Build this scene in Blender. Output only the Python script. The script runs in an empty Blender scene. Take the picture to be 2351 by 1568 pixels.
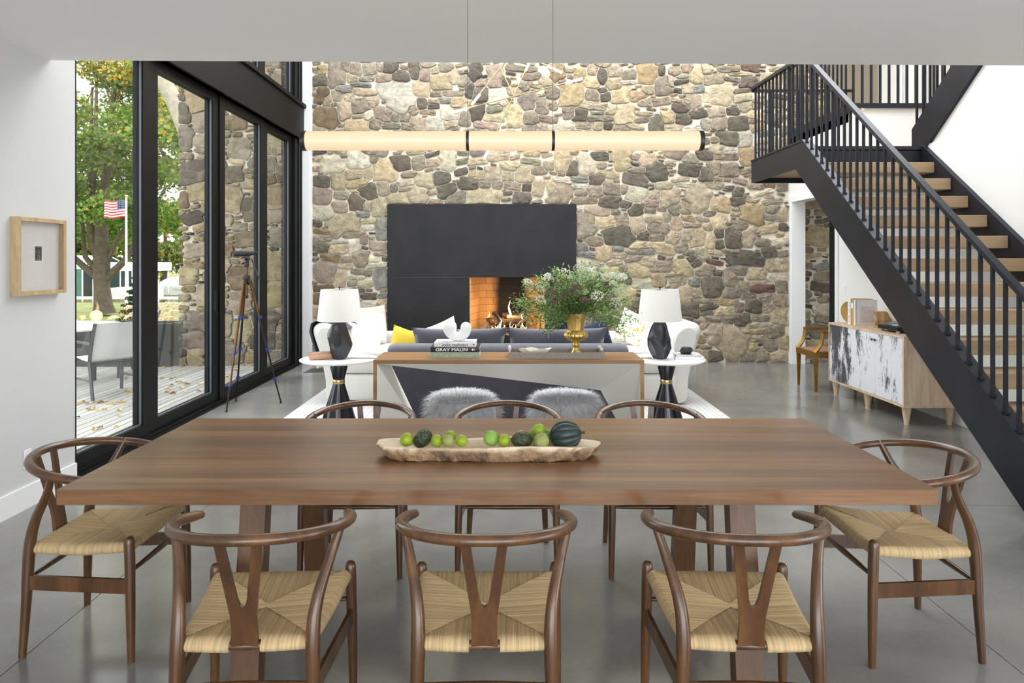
import bpy, bmesh, math, random
import numpy as np
from mathutils import Vector, Matrix, Euler

# ------------------------------------------------------------------ camera, sky, exposure
scene = bpy.context.scene
col = scene.collection
F, CX, HY, EYE = 1620.0, 1164.0, 596.0, 1.55      # focal length in pixels, vanishing point, eye height
cam_d = bpy.data.cameras.new('camera'); cam = bpy.data.objects.new('camera', cam_d); col.objects.link(cam)
cam_d.sensor_width = 36.0; cam_d.lens = F / 2351 * 36.0
cam_d.shift_x = (1175.5 - CX) / 2351; cam_d.shift_y = -(784 - HY) / 2351
cam_d.clip_start = 0.05; cam_d.clip_end = 400
cam.location = (0, 0, EYE); cam.rotation_euler = (math.pi/2, 0, 0)
scene.camera = cam

world = bpy.data.worlds.new('overcast_sky'); scene.world = world
world.use_nodes = True
wn = world.node_tree.nodes; wl = world.node_tree.links
bg = wn['Background']; bg.inputs['Color'].default_value = (0.93, 0.965, 1.0, 1); bg.inputs['Strength'].default_value = 3.0

scene.view_settings.view_transform = 'Standard'
scene.view_settings.look = 'None'
scene.view_settings.gamma = 1.0
scene.view_settings.use_curve_mapping = False
scene.view_settings.exposure = 1.2
scene.cycles.max_bounces = 10
scene.cycles.diffuse_bounces = 6
scene.cycles.glossy_bounces = 4
scene.cycles.transparent_max_bounces = 16
scene.cycles.sample_clamp_indirect = 6.0
scene.cycles.caustics_reflective = False
scene.cycles.caustics_refractive = False

PI = math.pi
rnd = random.Random(7)

def at(x, y, Y):
    """point seen at pixel (x, y) standing Y metres into the room"""
    return Vector(((x - CX) / F * Y, Y, EYE + (HY - y) / F * Y))

# ------------------------------------------------------------------ mesh building
class MB:
    def __init__(s): s.v = []; s.f = []; s.c = []
    def add(s, verts, faces, colr=None):
        o = len(s.v); s.v += [tuple(p) for p in verts]; s.f += [tuple(i + o for i in f) for f in faces]
        if colr is not None: s.c += [colr] * len(verts)
        return s
    def box(s, x0, x1, y0, y1, z0, z1, M=None, colr=None):
        v = [Vector(p) for p in ((x0,y0,z0),(x1,y0,z0),(x1,y1,z0),(x0,y1,z0),(x0,y0,z1),(x1,y0,z1),(x1,y1,z1),(x0,y1,z1))]
        if M is not None: v = [M @ p for p in v]
        return s.add(v, [(0,3,2,1),(4,5,6,7),(0,1,5,4),(1,2,6,5),(2,3,7,6),(3,0,4,7)], colr)
    def rbox(s, x0, x1, y0, y1, z0, z1, r=0.02, seg=3, M=None):
        bm = bmesh.new(); bmesh.ops.create_cube(bm, size=1)
        for v in bm.verts:
            v.co = Vector(((x0+x1)/2 + v.co.x*(x1-x0), (y0+y1)/2 + v.co.y*(y1-y0), (z0+z1)/2 + v.co.z*(z1-z0)))
        bmesh.ops.bevel(bm, geom=list(bm.edges), offset=r, segments=seg, profile=0.5, affect='EDGES')
        bm.verts.ensure_lookup_table(); bm.verts.index_update()
        v = [p.co.copy() for p in bm.verts]; f = [tuple(q.index for q in fc.verts) for fc in bm.faces]; bm.free()
        if M is not None: v = [M @ p for p in v]
        return s.add(v, f)
    def tube(s, pts, rad, seg=10, cap=True, flat=None, up=None, colr=None):
        pts = [Vector(p) for p in pts]; n = len(pts)
        if not hasattr(rad, '__len__'): rad = [rad]*n
        fx, fz = flat if flat else (1, 1)
        V = []; prev = None
        for i, p in enumerate(pts):
            t = (pts[min(i+1, n-1)] - pts[max(i-1, 0)]).normalized()
            if up is not None: u = Vector(up)
            elif prev is not None: u = prev
            else: u = Vector((0,0,1)) if abs(t.z) < 0.9 else Vector((1,0,0))
            a = t.cross(u)
            if a.length < 1e-6: a = t.cross(Vector((1,0,0.01)))
            a.normalize(); b = a.cross(t).normalized(); prev = b
            for k in range(seg):
                th = 2*PI*k/seg
                V.append(p + a*(math.cos(th)*rad[i]*fx) + b*(math.sin(th)*rad[i]*fz))
        Fc = []
        for i in range(n-1):
            for k in range(seg):
                k2 = (k+1) % seg
                Fc.append((i*seg+k, i*seg+k2, (i+1)*seg+k2, (i+1)*seg+k))
        if cap:
            Fc.append(tuple(range(seg-1, -1, -1))); Fc.append(tuple(range((n-1)*seg, n*seg)))
        return s.add(V, Fc, colr)
    def rtube(s, pts, rad, seg=16, n=6, **kw):
        """tube with round ends"""
        pts = [Vector(p) for p in pts]; rad = list(rad) if hasattr(rad, '__len__') else [rad]*len(pts)
        t0 = (pts[0]-pts[1]).normalized(); t1 = (pts[-1]-pts[-2]).normalized(); A = []; RA = []; B = []; RB = []
        for k in range(n, 0, -1):
            th = PI/2*k/n; A.append(pts[0]+t0*rad[0]*math.sin(th)); RA.append(max(1e-4, rad[0]*math.cos(th)))
        for k in range(1, n+1):
            th = PI/2*k/n; B.append(pts[-1]+t1*rad[-1]*math.sin(th)); RB.append(max(1e-4, rad[-1]*math.cos(th)))
        return s.tube(A+pts+B, RA+rad+RB, seg, **kw)
    def lathe(s, prof, seg=32, c=(0,0,0), cap=True, wob=None):
        V = []; n = len(prof)
        for (r, z) in prof:
            for k in range(seg):
                th = 2*PI*k/seg
                rr = r if wob is None else wob(r, z, th)
                V.append((c[0]+rr*math.cos(th), c[1]+rr*math.sin(th), c[2]+z))
        Fc = []
        for i in range(n-1):
            for k in range(seg):
                k2 = (k+1) % seg
                Fc.append((i*seg+k, i*seg+k2, (i+1)*seg+k2, (i+1)*seg+k))
        if cap:
            if prof[0][0] > 1e-4: Fc.append(tuple(range(seg-1, -1, -1)))
            if prof[-1][0] > 1e-4: Fc.append(tuple(range((n-1)*seg, n*seg)))
        return s.add(V, Fc)
    def prism(s, pts, y0, y1, M=None):
        """outline in the x-z plane pushed from y0 to y1"""
        n = len(pts)
        V = [Vector((p[0], y0, p[1])) for p in pts] + [Vector((p[0], y1, p[1])) for p in pts]
        if M is not None: V = [M @ p for p in V]
        Fc = [tuple(range(n)), tuple(range(2*n-1, n-1, -1))]
        for i in range(n):
            j = (i+1) % n
            Fc.append((j, i, n+i, n+j))
        return s.add(V, Fc)
    def prism_x(s, pts, x0, x1):
        """outline in the y-z plane pushed from x0 to x1"""
        n = len(pts)
        V = [(x0, p[0], p[1]) for p in pts] + [(x1, p[0], p[1]) for p in pts]
        Fc = [tuple(range(n-1, -1, -1)), tuple(range(n, 2*n))]
        for i in range(n):
            j = (i+1) % n
            Fc.append((i, j, n+j, n+i))
        return s.add(V, Fc)
    def grid(s, P, closed_u=False, colr=None):
        """P[i][j] points"""
        ni, nj = len(P), len(P[0])
        V = [p for row in P for p in row]; Fc = []
        for i in range(ni-1):
            for j in range(nj if closed_u else nj-1):
                j2 = (j+1) % nj
                Fc.append((i*nj+j, i*nj+j2, (i+1)*nj+j2, (i+1)*nj+j))
        return s.add(V, Fc, colr)
    def ball(s, c, r, seg=12, rings=8, sc=(1,1,1), fn=None, M=None, colr=None):
        V = []
        for i in range(rings+1):
            ph = PI*i/rings
            for k in range(seg):
                th = 2*PI*k/seg
                d = Vector((math.sin(ph)*math.cos(th), math.sin(ph)*math.sin(th), math.cos(ph)))
                q = r*(fn(d) if fn else 1.0)
                p = Vector((d.x*q*sc[0], d.y*q*sc[1], d.z*q*sc[2]))
                if M is not None: p = M @ p
                V.append(p + Vector(c))
        Fc = []
        for i in range(rings):
            for k in range(seg):
                k2 = (k+1) % seg
                Fc.append((i*seg+k, (i+1)*seg+k, (i+1)*seg+k2, i*seg+k2))
        return s.add(V, Fc, colr)
    def mesh(s, name, mat, smooth=False):
        me = bpy.data.meshes.new(name); me.from_pydata(s.v, [], s.f)
        if mat is not None: me.materials.append(mat)
        if s.c and len(s.c) == len(s.v):
            at_ = me.color_attributes.new('Col', 'FLOAT_COLOR', 'POINT')
            arr = np.ones((len(s.v), 4), np.float32); arr[:, :3] = np.array(s.c, np.float32)[:, :3]
            at_.data.foreach_set('color', arr.ravel())
        me.validate()
        if smooth: smooth_mesh(me, smooth)
        me.update(); return me
    def build(s, name, mat, parent=None, smooth=False, loc=None, rot=None):
        o = bpy.data.objects.new(name, s.mesh(name, mat, smooth)); col.objects.link(o)
        if parent is not None: o.parent = parent
        if loc is not None: o.location = loc
        if rot is not None: o.rotation_euler = rot
        return o

def smooth_mesh(me, ang=True):
    a = math.radians(38 if ang is True else ang)
    bm = bmesh.new(); bm.from_mesh(me)
    bmesh.ops.recalc_face_normals(bm, faces=list(bm.faces))
    for f in bm.faces: f.smooth = True
    for e in bm.edges:
        if len(e.link_faces) == 2 and e.calc_face_angle(0) > a: e.smooth = False
    bm.to_mesh(me); bm.free()

def tag(o, label=None, cat=None, group=None, kind=None):
    if label: o['label'] = label
    if cat: o['category'] = cat
    if group: o['group'] = group
    if kind: o['kind'] = kind
    return o
def thing(name, loc, label, cat, group=None, rz=0.0):
    o = bpy.data.objects.new(name, None); col.objects.link(o)
    o.location = loc; o.rotation_euler = (0, 0, rz); o.empty_display_size = 0.1
    return tag(o, label, cat, group)
def struct(o): o['kind'] = 'structure'; return o
def copy_tree(root, loc, rz, label, parent=None):
    r = root.copy(); col.objects.link(r); r.location = loc; r.rotation_euler = (0, 0, rz); r['label'] = label
    for ch in list(root.children):
        c = ch.copy(); col.objects.link(c); c.parent = r
        for g in list(ch.children):
            d = g.copy(); col.objects.link(d); d.parent = c
    return r
def share(me, name, parent=None, loc=None, rot=None):
    o = bpy.data.objects.new(name, me); col.objects.link(o)
    if parent is not None: o.parent = parent
    if loc is not None: o.location = loc
    if rot is not None: o.rotation_euler = rot
    return o

def srgb(r, g, b):
    f = lambda c: (c/255/12.92) if c/255 <= 0.04045 else ((c/255+0.055)/1.055)**2.4
    return (f(r), f(g), f(b))

# ------------------------------------------------------------------ materials
def nm(name):
    m = bpy.data.materials.new(name); m.use_nodes = True
    nt = m.node_tree; return m, nt, nt.nodes['Principled BSDF']
def plain(name, c, rough=0.5, metal=0.0, spec=0.5, bump=0, bscale=60, var=0.0, vscale=3.0, sheen=0, coat=0):
    m, nt, b = nm(name); N = nt.nodes; L = nt.links
    b.inputs['Base Color'].default_value = (*c, 1); b.inputs['Roughness'].default_value = rough
    b.inputs['Metallic'].default_value = metal; b.inputs['Specular IOR Level'].default_value = spec
    if sheen: b.inputs['Sheen Weight'].default_value = sheen
    if coat: b.inputs['Coat Weight'].default_value = coat; b.inputs['Coat Roughness'].default_value = 0.1
    tc = N.new('ShaderNodeTexCoord')
    if var:
        n = N.new('ShaderNodeTexNoise'); n.inputs['Scale'].default_value = vscale; n.inputs['Detail'].default_value = 5
        L.new(tc.outputs['Object'], n.inputs['Vector'])
        r = N.new('ShaderNodeValToRGB'); r.color_ramp.elements[0].position = .3; r.color_ramp.elements[1].position = .7
        r.color_ramp.elements[0].color = (*[max(0, x*(1-var)) for x in c], 1); r.color_ramp.elements[1].color = (*[min(1, x*(1+var)) for x in c], 1)
        L.new(n.outputs['Fac'], r.inputs['Fac']); L.new(r.outputs['Color'], b.inputs['Base Color'])
    if bump:
        n2 = N.new('ShaderNodeTexNoise'); n2.inputs['Scale'].default_value = bscale; n2.inputs['Detail'].default_value = 3
        L.new(tc.outputs['Object'], n2.inputs['Vector'])
        bp = N.new('ShaderNodeBump'); bp.inputs['Strength'].default_value = bump; bp.inputs['Distance'].default_value = 0.01
        L.new(n2.outputs['Fac'], bp.inputs['Height']); L.new(bp.outputs['Normal'], b.inputs['Normal'])
    return m
def wood(name, c0, c1, axis='x', scale=6.0, rough=0.38, stretch=0.06, rand=0.16, c2=None, bump=0.05, coat=0.0):
    m, nt, b = nm(name); N = nt.nodes; L = nt.links
    tc = N.new('ShaderNodeTexCoord'); oi = N.new('ShaderNodeObjectInfo')
    off = N.new('ShaderNodeVectorMath'); off.operation = 'SCALE'; off.inputs[0].default_value = (3.1, 7.7, 5.3); L.new(oi.outputs['Random'], off.inputs['Scale'])
    add = N.new('ShaderNodeVectorMath'); add.operation = 'ADD'; L.new(tc.outputs['Object'], add.inputs[0]); L.new(off.outputs[0], add.inputs[1])
    mp = N.new('ShaderNodeMapping'); L.new(add.outputs[0], mp.inputs['Vector'])
    sc = {'x': (stretch, 1, 1), 'y': (1, stretch, 1), 'z': (1, 1, stretch)}[axis]
    mp.inputs['Scale'].default_value = sc
    n1 = N.new('ShaderNodeTexNoise'); n1.inputs['Scale'].default_value = scale; n1.inputs['Detail'].default_value = 8; n1.inputs['Roughness'].default_value = .62; n1.inputs['Distortion'].default_value = 0.7
    L.new(mp.outputs[0], n1.inputs['Vector'])
    n2 = N.new('ShaderNodeTexNoise'); n2.inputs['Scale'].default_value = scale*14; n2.inputs['Detail'].default_value = 3
    L.new(mp.outputs[0], n2.inputs['Vector'])
    mx = N.new('ShaderNodeMath'); mx.operation = 'MULTIPLY_ADD'; mx.inputs[1].default_value = 0.22; L.new(n2.outputs['Fac'], mx.inputs[0]); L.new(n1.outputs['Fac'], mx.inputs[2])
    r = N.new('ShaderNodeValToRGB'); e = r.color_ramp.elements
    e[0].position = .38; e[0].color = (*c0, 1); e[1].position = .82; e[1].color = (*c1, 1)
    if c2: k = e.new(.6); k.color = (*c2, 1)
    L.new(mx.outputs[0], r.inputs['Fac'])
    h = N.new('ShaderNodeHueSaturation'); L.new(r.outputs['Color'], h.inputs['Color'])
    vr = N.new('ShaderNodeMath'); vr.operation = 'MULTIPLY_ADD'; vr.inputs[1].default_value = rand*2; vr.inputs[2].default_value = 1-rand; L.new(oi.outputs['Random'], vr.inputs[0]); L.new(vr.outputs[0], h.inputs['Value'])
    L.new(h.outputs['Color'], b.inputs['Base Color'])
    b.inputs['Roughness'].default_value = rough
    if coat: b.inputs['Coat Weight'].default_value = coat; b.inputs['Coat Roughness'].default_value = .25
    bp = N.new('ShaderNodeBump'); bp.inputs['Strength'].default_value = bump; bp.inputs['Distance'].default_value = .004
    L.new(n2.outputs['Fac'], bp.inputs['Height']); L.new(bp.outputs['Normal'], b.inputs['Normal'])
    return m
def vcol(name, rough=0.8, mott=0.35, mscale=9, bump=0.6, bscale=22, transl=0.0, bdist=0.012):
    """colour from the piece's own colour attribute, mottled"""
    m, nt, b = nm(name); N = nt.nodes; L = nt.links
    a = N.new('ShaderNodeAttribute'); a.attribute_name = 'Col'
    tc = N.new('ShaderNodeTexCoord')
    b.inputs['Roughness'].default_value = rough; b.inputs['Specular IOR Level'].default_value = .25
    src = a.outputs['Color']
    if mott:
        n = N.new('ShaderNodeTexNoise'); n.inputs['Scale'].default_value = mscale; n.inputs['Detail'].default_value = 9; n.inputs['Roughness'].default_value = .68
        L.new(tc.outputs['Object'], n.inputs['Vector'])
        r = N.new('ShaderNodeValToRGB'); r.color_ramp.elements[0].position = .33; r.color_ramp.elements[1].position = .68
        r.color_ramp.elements[0].color = (1-mott, 1-mott*1.02, 1-mott*.98, 1); r.color_ramp.elements[1].color = (1+mott*.4, 1+mott*.36, 1+mott*.25, 1)
        L.new(n.outputs['Fac'], r.inputs['Fac'])
        mx = N.new('ShaderNodeMix'); mx.data_type = 'RGBA'; mx.blend_type = 'MULTIPLY'; mx.inputs['Factor'].default_value = 1
        L.new(a.outputs['Color'], mx.inputs['A']); L.new(r.outputs['Color'], mx.inputs['B']); src = mx.outputs['Result']
    L.new(src, b.inputs['Base Color'])
    if bump:
        n2 = N.new('ShaderNodeTexNoise'); n2.inputs['Scale'].default_value = bscale; n2.inputs['Detail'].default_value = 7; n2.inputs['Roughness'].default_value = .62
        L.new(tc.outputs['Object'], n2.inputs['Vector'])
        bp = N.new('ShaderNodeBump'); bp.inputs['Strength'].default_value = bump; bp.inputs['Distance'].default_value = bdist
        L.new(n2.outputs['Fac'], bp.inputs['Height']); L.new(bp.outputs['Normal'], b.inputs['Normal'])
    if transl:
        t = N.new('ShaderNodeBsdfTranslucent'); L.new(src, t.inputs['Color'])
        ms = N.new('ShaderNodeMixShader'); ms.inputs['Fac'].default_value = transl
        L.new(b.outputs[0], ms.inputs[1]); L.new(t.outputs[0], ms.inputs[2]); L.new(ms.outputs[0], N['Material Output'].inputs['Surface'])
    return m
def thin_glass(name, tint=(1,1,1), refl=1.0):
    m = bpy.data.materials.new(name); m.use_nodes = True; nt = m.node_tree; N = nt.nodes; L = nt.links
    N.remove(N['Principled BSDF'])
    tr = N.new('ShaderNodeBsdfTransparent'); tr.inputs['Color'].default_value = (*tint, 1)
    gl = N.new('ShaderNodeBsdfGlossy'); gl.inputs['Roughness'].default_value = 0.0
    fr = N.new('ShaderNodeLayerWeight'); fr.inputs['Blend'].default_value = .5
    pw = N.new('ShaderNodeMath'); pw.operation = 'POWER'; pw.inputs[1].default_value = 5.0; L.new(fr.outputs['Facing'], pw.inputs[0])
    mu = N.new('ShaderNodeMath'); mu.operation = 'MULTIPLY_ADD'; mu.inputs[1].default_value = .96*refl; mu.inputs[2].default_value = .04*refl; L.new(pw.outputs[0], mu.inputs[0])
    ms = N.new('ShaderNodeMixShader'); L.new(mu.outputs[0], ms.inputs['Fac']); L.new(tr.outputs[0], ms.inputs[1]); L.new(gl.outputs[0], ms.inputs[2])
    L.new(ms.outputs[0], N['Material Output'].inputs['Surface']); return m
def emit(name, c, s):
    m = bpy.data.materials.new(name); m.use_nodes = True; nt = m.node_tree; N = nt.nodes; L = nt.links
    N.remove(N['Principled BSDF']); e = N.new('ShaderNodeEmission'); e.inputs['Color'].default_value = (*c, 1); e.inputs['Strength'].default_value = s
    L.new(e.outputs[0], N['Material Output'].inputs['Surface']); return m

WHITE = plain('white_paint', (0.80, 0.80, 0.79), 0.6, spec=.3)
WARMWHITE = plain('ceiling_paint', (0.86, 0.855, 0.845), 0.7, spec=.2)
DIMWALL = plain('dimmed_wall_paint', (0.60, 0.60, 0.595), 0.65, spec=.25)  # left wall's paint, darkened in colour to stand in for weaker light
TAUPE = plain('taupe_paint', srgb(150, 142, 128), 0.7, spec=.2)
WALNUT_X = wood('walnut_table', srgb(78, 51, 31), srgb(144, 105, 71), 'x', 7, 0.31, 0.05, 0.11, c2=srgb(111, 78, 50))
WALNUT_EDGE = wood('walnut_edge', srgb(72, 48, 32), srgb(128, 92, 64), 'x', 9, 0.4, 0.07, .05)
WALNUT_Z = wood('walnut_leg', srgb(64, 42, 26), srgb(112, 78, 50), 'z', 9, 0.4, 0.06, .06)
CHAIRWOOD = wood('oiled_walnut', srgb(54, 35, 19), srgb(108, 73, 42), 'z', 11, 0.28, 0.10, .06, c2=srgb(80, 52, 29), coat=.25)
CONSOLEWOOD = wood('console_walnut', srgb(116, 78, 42), srgb(168, 124, 76), 'x', 8, 0.4, 0.05, .04)
OAK = wood('stair_oak', srgb(136, 112, 84), srgb(170, 146, 114), 'x', 9, 0.5, 0.05, .05)
LIMED = wood('limed_oak', srgb(186, 152, 116), srgb(226, 206, 182), 'z', 16, 0.55, 0.12, .02)
STEEL = plain('blackened_steel', srgb(28, 30, 39), 0.42, metal=.3, var=.28, vscale=4, bump=.03, bscale=30)
STEELPANEL = plain('hot_rolled_steel', srgb(33, 32, 34), 0.52, metal=.2, spec=.35, var=.3, vscale=3)
BLACKALU = plain('black_aluminium', srgb(13, 13, 14), 0.5, spec=.18)
BRASS = plain('brass', srgb(204, 180, 122), 0.3, metal=1.0)
GOLD = plain('gold_leaf', srgb(226, 192, 118), 0.34, metal=1.0, var=.1, vscale=9, bump=.04, bscale=50)
CLEAR = thin_glass('picture_glass', (.985, .985, .985), .8)
GLASS = thin_glass('window_glass', (0.78, 0.795, 0.79), 1.0)
CORD = vcol('paper_cord', .75, 0, 1, 0)
BOUCLE = plain('white_boucle', srgb(216, 214, 208), 0.95, spec=.1, bump=.7, bscale=130, sheen=.3)
GREYFAB = plain('grey_velvet', srgb(72, 71, 80), 0.85, spec=.1, bump=.25, bscale=160, sheen=.5, var=.1, vscale=7)
STONE = vcol('field_stone', 0.85, .40, 10, 1.0, 17, bdist=.032)
LEAF = vcol('leaf', 0.6, 0, 1, 0, 1, .45)
MORTAR = plain('mortar', srgb(216, 208, 190), 0.9, spec=.1, var=.1, vscale=8, bump=.6, bscale=60)
BLACK = plain('black_plastic', srgb(22, 22, 24), 0.45)
MARBLE = plain('white_marble', srgb(240, 240, 238), 0.25, var=.03, vscale=4)
LACQUER = plain('navy_lacquer', srgb(26, 26, 34), 0.16, spec=.6)
# ------------------------------------------------------------------ the room shell
XL, XR, YB = -3.0, 4.25, 10.64          # left wall, right wall, stone wall
CH = 2.86                                # dining ceiling
SL = (4.637, 4.765)                      # soffit edge depth at the left and at the right end

def concrete():
    m, nt, b = nm('polished_concrete'); N = nt.nodes; L = nt.links
    tc = N.new('ShaderNodeNewGeometry')
    n1 = N.new('ShaderNodeTexNoise'); n1.inputs['Scale'].default_value = .9; n1.inputs['Detail'].default_value = 4; n1.inputs['Roughness'].default_value = .55; n1.inputs['Distortion'].default_value = .2
    n2 = N.new('ShaderNodeTexNoise'); n2.inputs['Scale'].default_value = 40; n2.inputs['Detail'].default_value = 2
    n3 = N.new('ShaderNodeTexNoise'); n3.inputs['Scale'].default_value = 2.5; n3.inputs['Detail'].default_value = 2
    for n in (n1, n2, n3): L.new(tc.outputs['Position'], n.inputs['Vector'])
    r = N.new('ShaderNodeValToRGB'); e = r.color_ramp.elements
    e[0].position = .3; e[0].color = (*srgb(108, 106, 102), 1); e[1].position = .78; e[1].color = (*srgb(148, 146, 141), 1)
    L.new(n1.outputs['Fac'], r.inputs['Fac'])
    r2 = N.new('ShaderNodeValToRGB'); e = r2.color_ramp.elements
    e[0].position = .3; e[0].color = (.92, .92, .92, 1); e[1].position = .75; e[1].color = (1, 1, 1, 1); L.new(n2.outputs['Fac'], r2.inputs['Fac'])
    mx = N.new('ShaderNodeMix'); mx.data_type = 'RGBA'; mx.blend_type = 'MULTIPLY'; mx.inputs['Factor'].default_value = 1
    L.new(r.outputs['Color'], mx.inputs['A']); L.new(r2.outputs['Color'], mx.inputs['B']); L.new(mx.outputs['Result'], b.inputs['Base Color'])
    rr = N.new('ShaderNodeMapRange'); rr.inputs['To Min'].default_value = .13; rr.inputs['To Max'].default_value = .22; L.new(n3.outputs['Fac'], rr.inputs['Value']); L.new(rr.outputs[0], b.inputs['Roughness'])
    b.inputs['Specular IOR Level'].default_value = .75
    return m
CONCRETE = concrete()

floor = struct(MB().box(-3.35, 7.56, -3.0, 13.6, -.12, -.012).build('floor', plain('joint_filler', srgb(120, 116, 110), .8)))
xs = [-3.12, -1.885, 1.93, 7.4]; ys = [-3.0, 1.05, 4.45, 7.9, 13.6]
for i in range(3):
    for j in range(4):
        MB().box(xs[i]+.002, xs[i+1]-.002, ys[j]+.002, ys[j+1]-.002, -.012, 0).build('slab', CONCRETE, floor)

# left wall of the dining area with its end at the glass wall
struct(MB().box(XL-.3, XL, -3.0, 4.90, 0, 6.2).build('wall_left', DIMWALL))
struct(MB().box(XL, XL+.015, -3.0, 4.90, 0, .14).build('baseboard_left', WHITE))
# dining ceiling: a thick soffit whose edge runs across the picture
c = MB()
v = [(XL, -3.0), (6.6, -3.0), (6.6, SL[1]+.06), (XL, SL[0])]
c.add([(x, y, CH) for x, y in v] + [(x, y, 6.2) for x, y in v], [(0,1,2,3), (7,6,5,4), (0,4,5,1), (1,5,6,2), (2,6,7,3), (3,7,4,0)])
struct(c.build('ceiling', WARMWHITE))
# walls round the dining area behind the viewer, each with an unseen opening sized to tune the daylight
w = MB(); w.box(XL-.3, 6.6, -3.2, -3.0, 2.6, 6.2); w.box(XL-.3, -2.4, -3.2, -3.0, 0, 2.6); w.box(4.6, 6.6, -3.2, -3.0, 0, 2.6)
struct(w.build('wall_front', WHITE))
w = MB(); w.box(6.44, 6.6, -3.0, 2.2, 0, .3); w.box(6.44, 6.6, -3.0, 2.2, 2.5, 6.2); w.box(6.44, 6.6, -3.0, -1.5, .3, 2.5)
struct(w.build('wall_dining_right', WHITE))
# living-room roof: frame round two unseen openings added to brighten the room
r = MB()
r.box(XL-.3, 7.56, 4.9, 6.1, 6.2, 6.4); r.box(XL-.3, 7.56, 10.6, 13.6, 6.2, 6.4)
r.box(XL-.3, -2.9, 6.1, 10.6, 6.2, 6.4); r.box(.5, .6, 6.1, 10.6, 6.2, 6.4); r.box(6.2, 7.56, 6.1, 10.6, 6.2, 6.4)
struct(r.build('ceiling_living', WHITE))
# right wall: below the upper flight, door opening, and on to the stone wall
w = MB()
w.box(XR, XR+.16, 2.2, 9.10, 0, 2.72)
w.box(XR, XR+.16, 9.10, 10.49, 2.42, 3.40)
w.box(XR, XR+.16, 10.49, YB, 0, 3.40)
w.box(XR, XR+.16, 8.70, 9.10, 2.72, 3.40)
struct(w.build('wall_right', WHITE))
b = MB(); b.box(XR-.015, XR, 2.2, 9.1, 0, .13); b.box(XR-.015, XR, 10.56, YB, 0, .13)
struct(b.build('baseboard_right', WHITE))
t = MB()
for y0, y1 in ((9.03, 9.11), (10.475, 10.555)): t.box(XR-.02, XR+.18, y0, y1, 0, 2.49)
t.box(XR-.02, XR+.18, 9.11, 10.475, 2.405, 2.49)
struct(t.build('trim_1', WHITE))
# closing wall of the triangle below the upper flight
struct(MB().prism_x([(3.2, 0), (7.18, 0), (7.18, 2.66), (3.2, 5.62)], XR+.02, XR+.14).build('wall_stair', WHITE))
struct(MB().box(7.4, 7.56, 2.2, 13.6, 0, 6.2).build('wall_far_right', plain('pale_grey_paint', srgb(205, 204, 198), .7)))
# hall behind the doorway and upper gallery
struct(MB().box(XR, 7.4, 8.78, 13.6, 3.26, 3.44).build('floor_upper', OAK))
struct(MB().box(XR+.16, 7.4, 8.70, 8.86, 2.3, 3.43).build('wall_landing', WHITE))
w = MB(); w.box(4.25, 6.47, 12.3, 12.45, 3.44, 6.2)
struct(w.build('wall_gallery', TAUPE))
w = MB(); w.box(6.47, 6.80, 12.3, 12.45, 3.44, 6.2); w.box(6.80, 7.4, 12.3, 12.45, 5.6, 6.2)
struct(w.build('wall_gallery_white', WHITE))
w = MB(); w.box(6.78, 6.84, 12.26, 12.33, 3.44, 5.65); w.box(6.91, 6.94, 12.29, 12.34, 3.44, 5.65); w.box(6.78, 7.38, 12.26, 12.33, 5.58, 5.65)
w = struct(w.build('window_4', WHITE))
MB().box(6.84, 7.38, 12.31, 12.315, 3.44, 5.6).build('pane', GLASS, w)
struct(MB().box(XR+.16, 7.4, 13.4, 13.6, 0, 3.26).build('wall_hall', plain('dark_hall_wall', srgb(30, 28, 30), .7)))  # near-black wall closing off the hall

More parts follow.
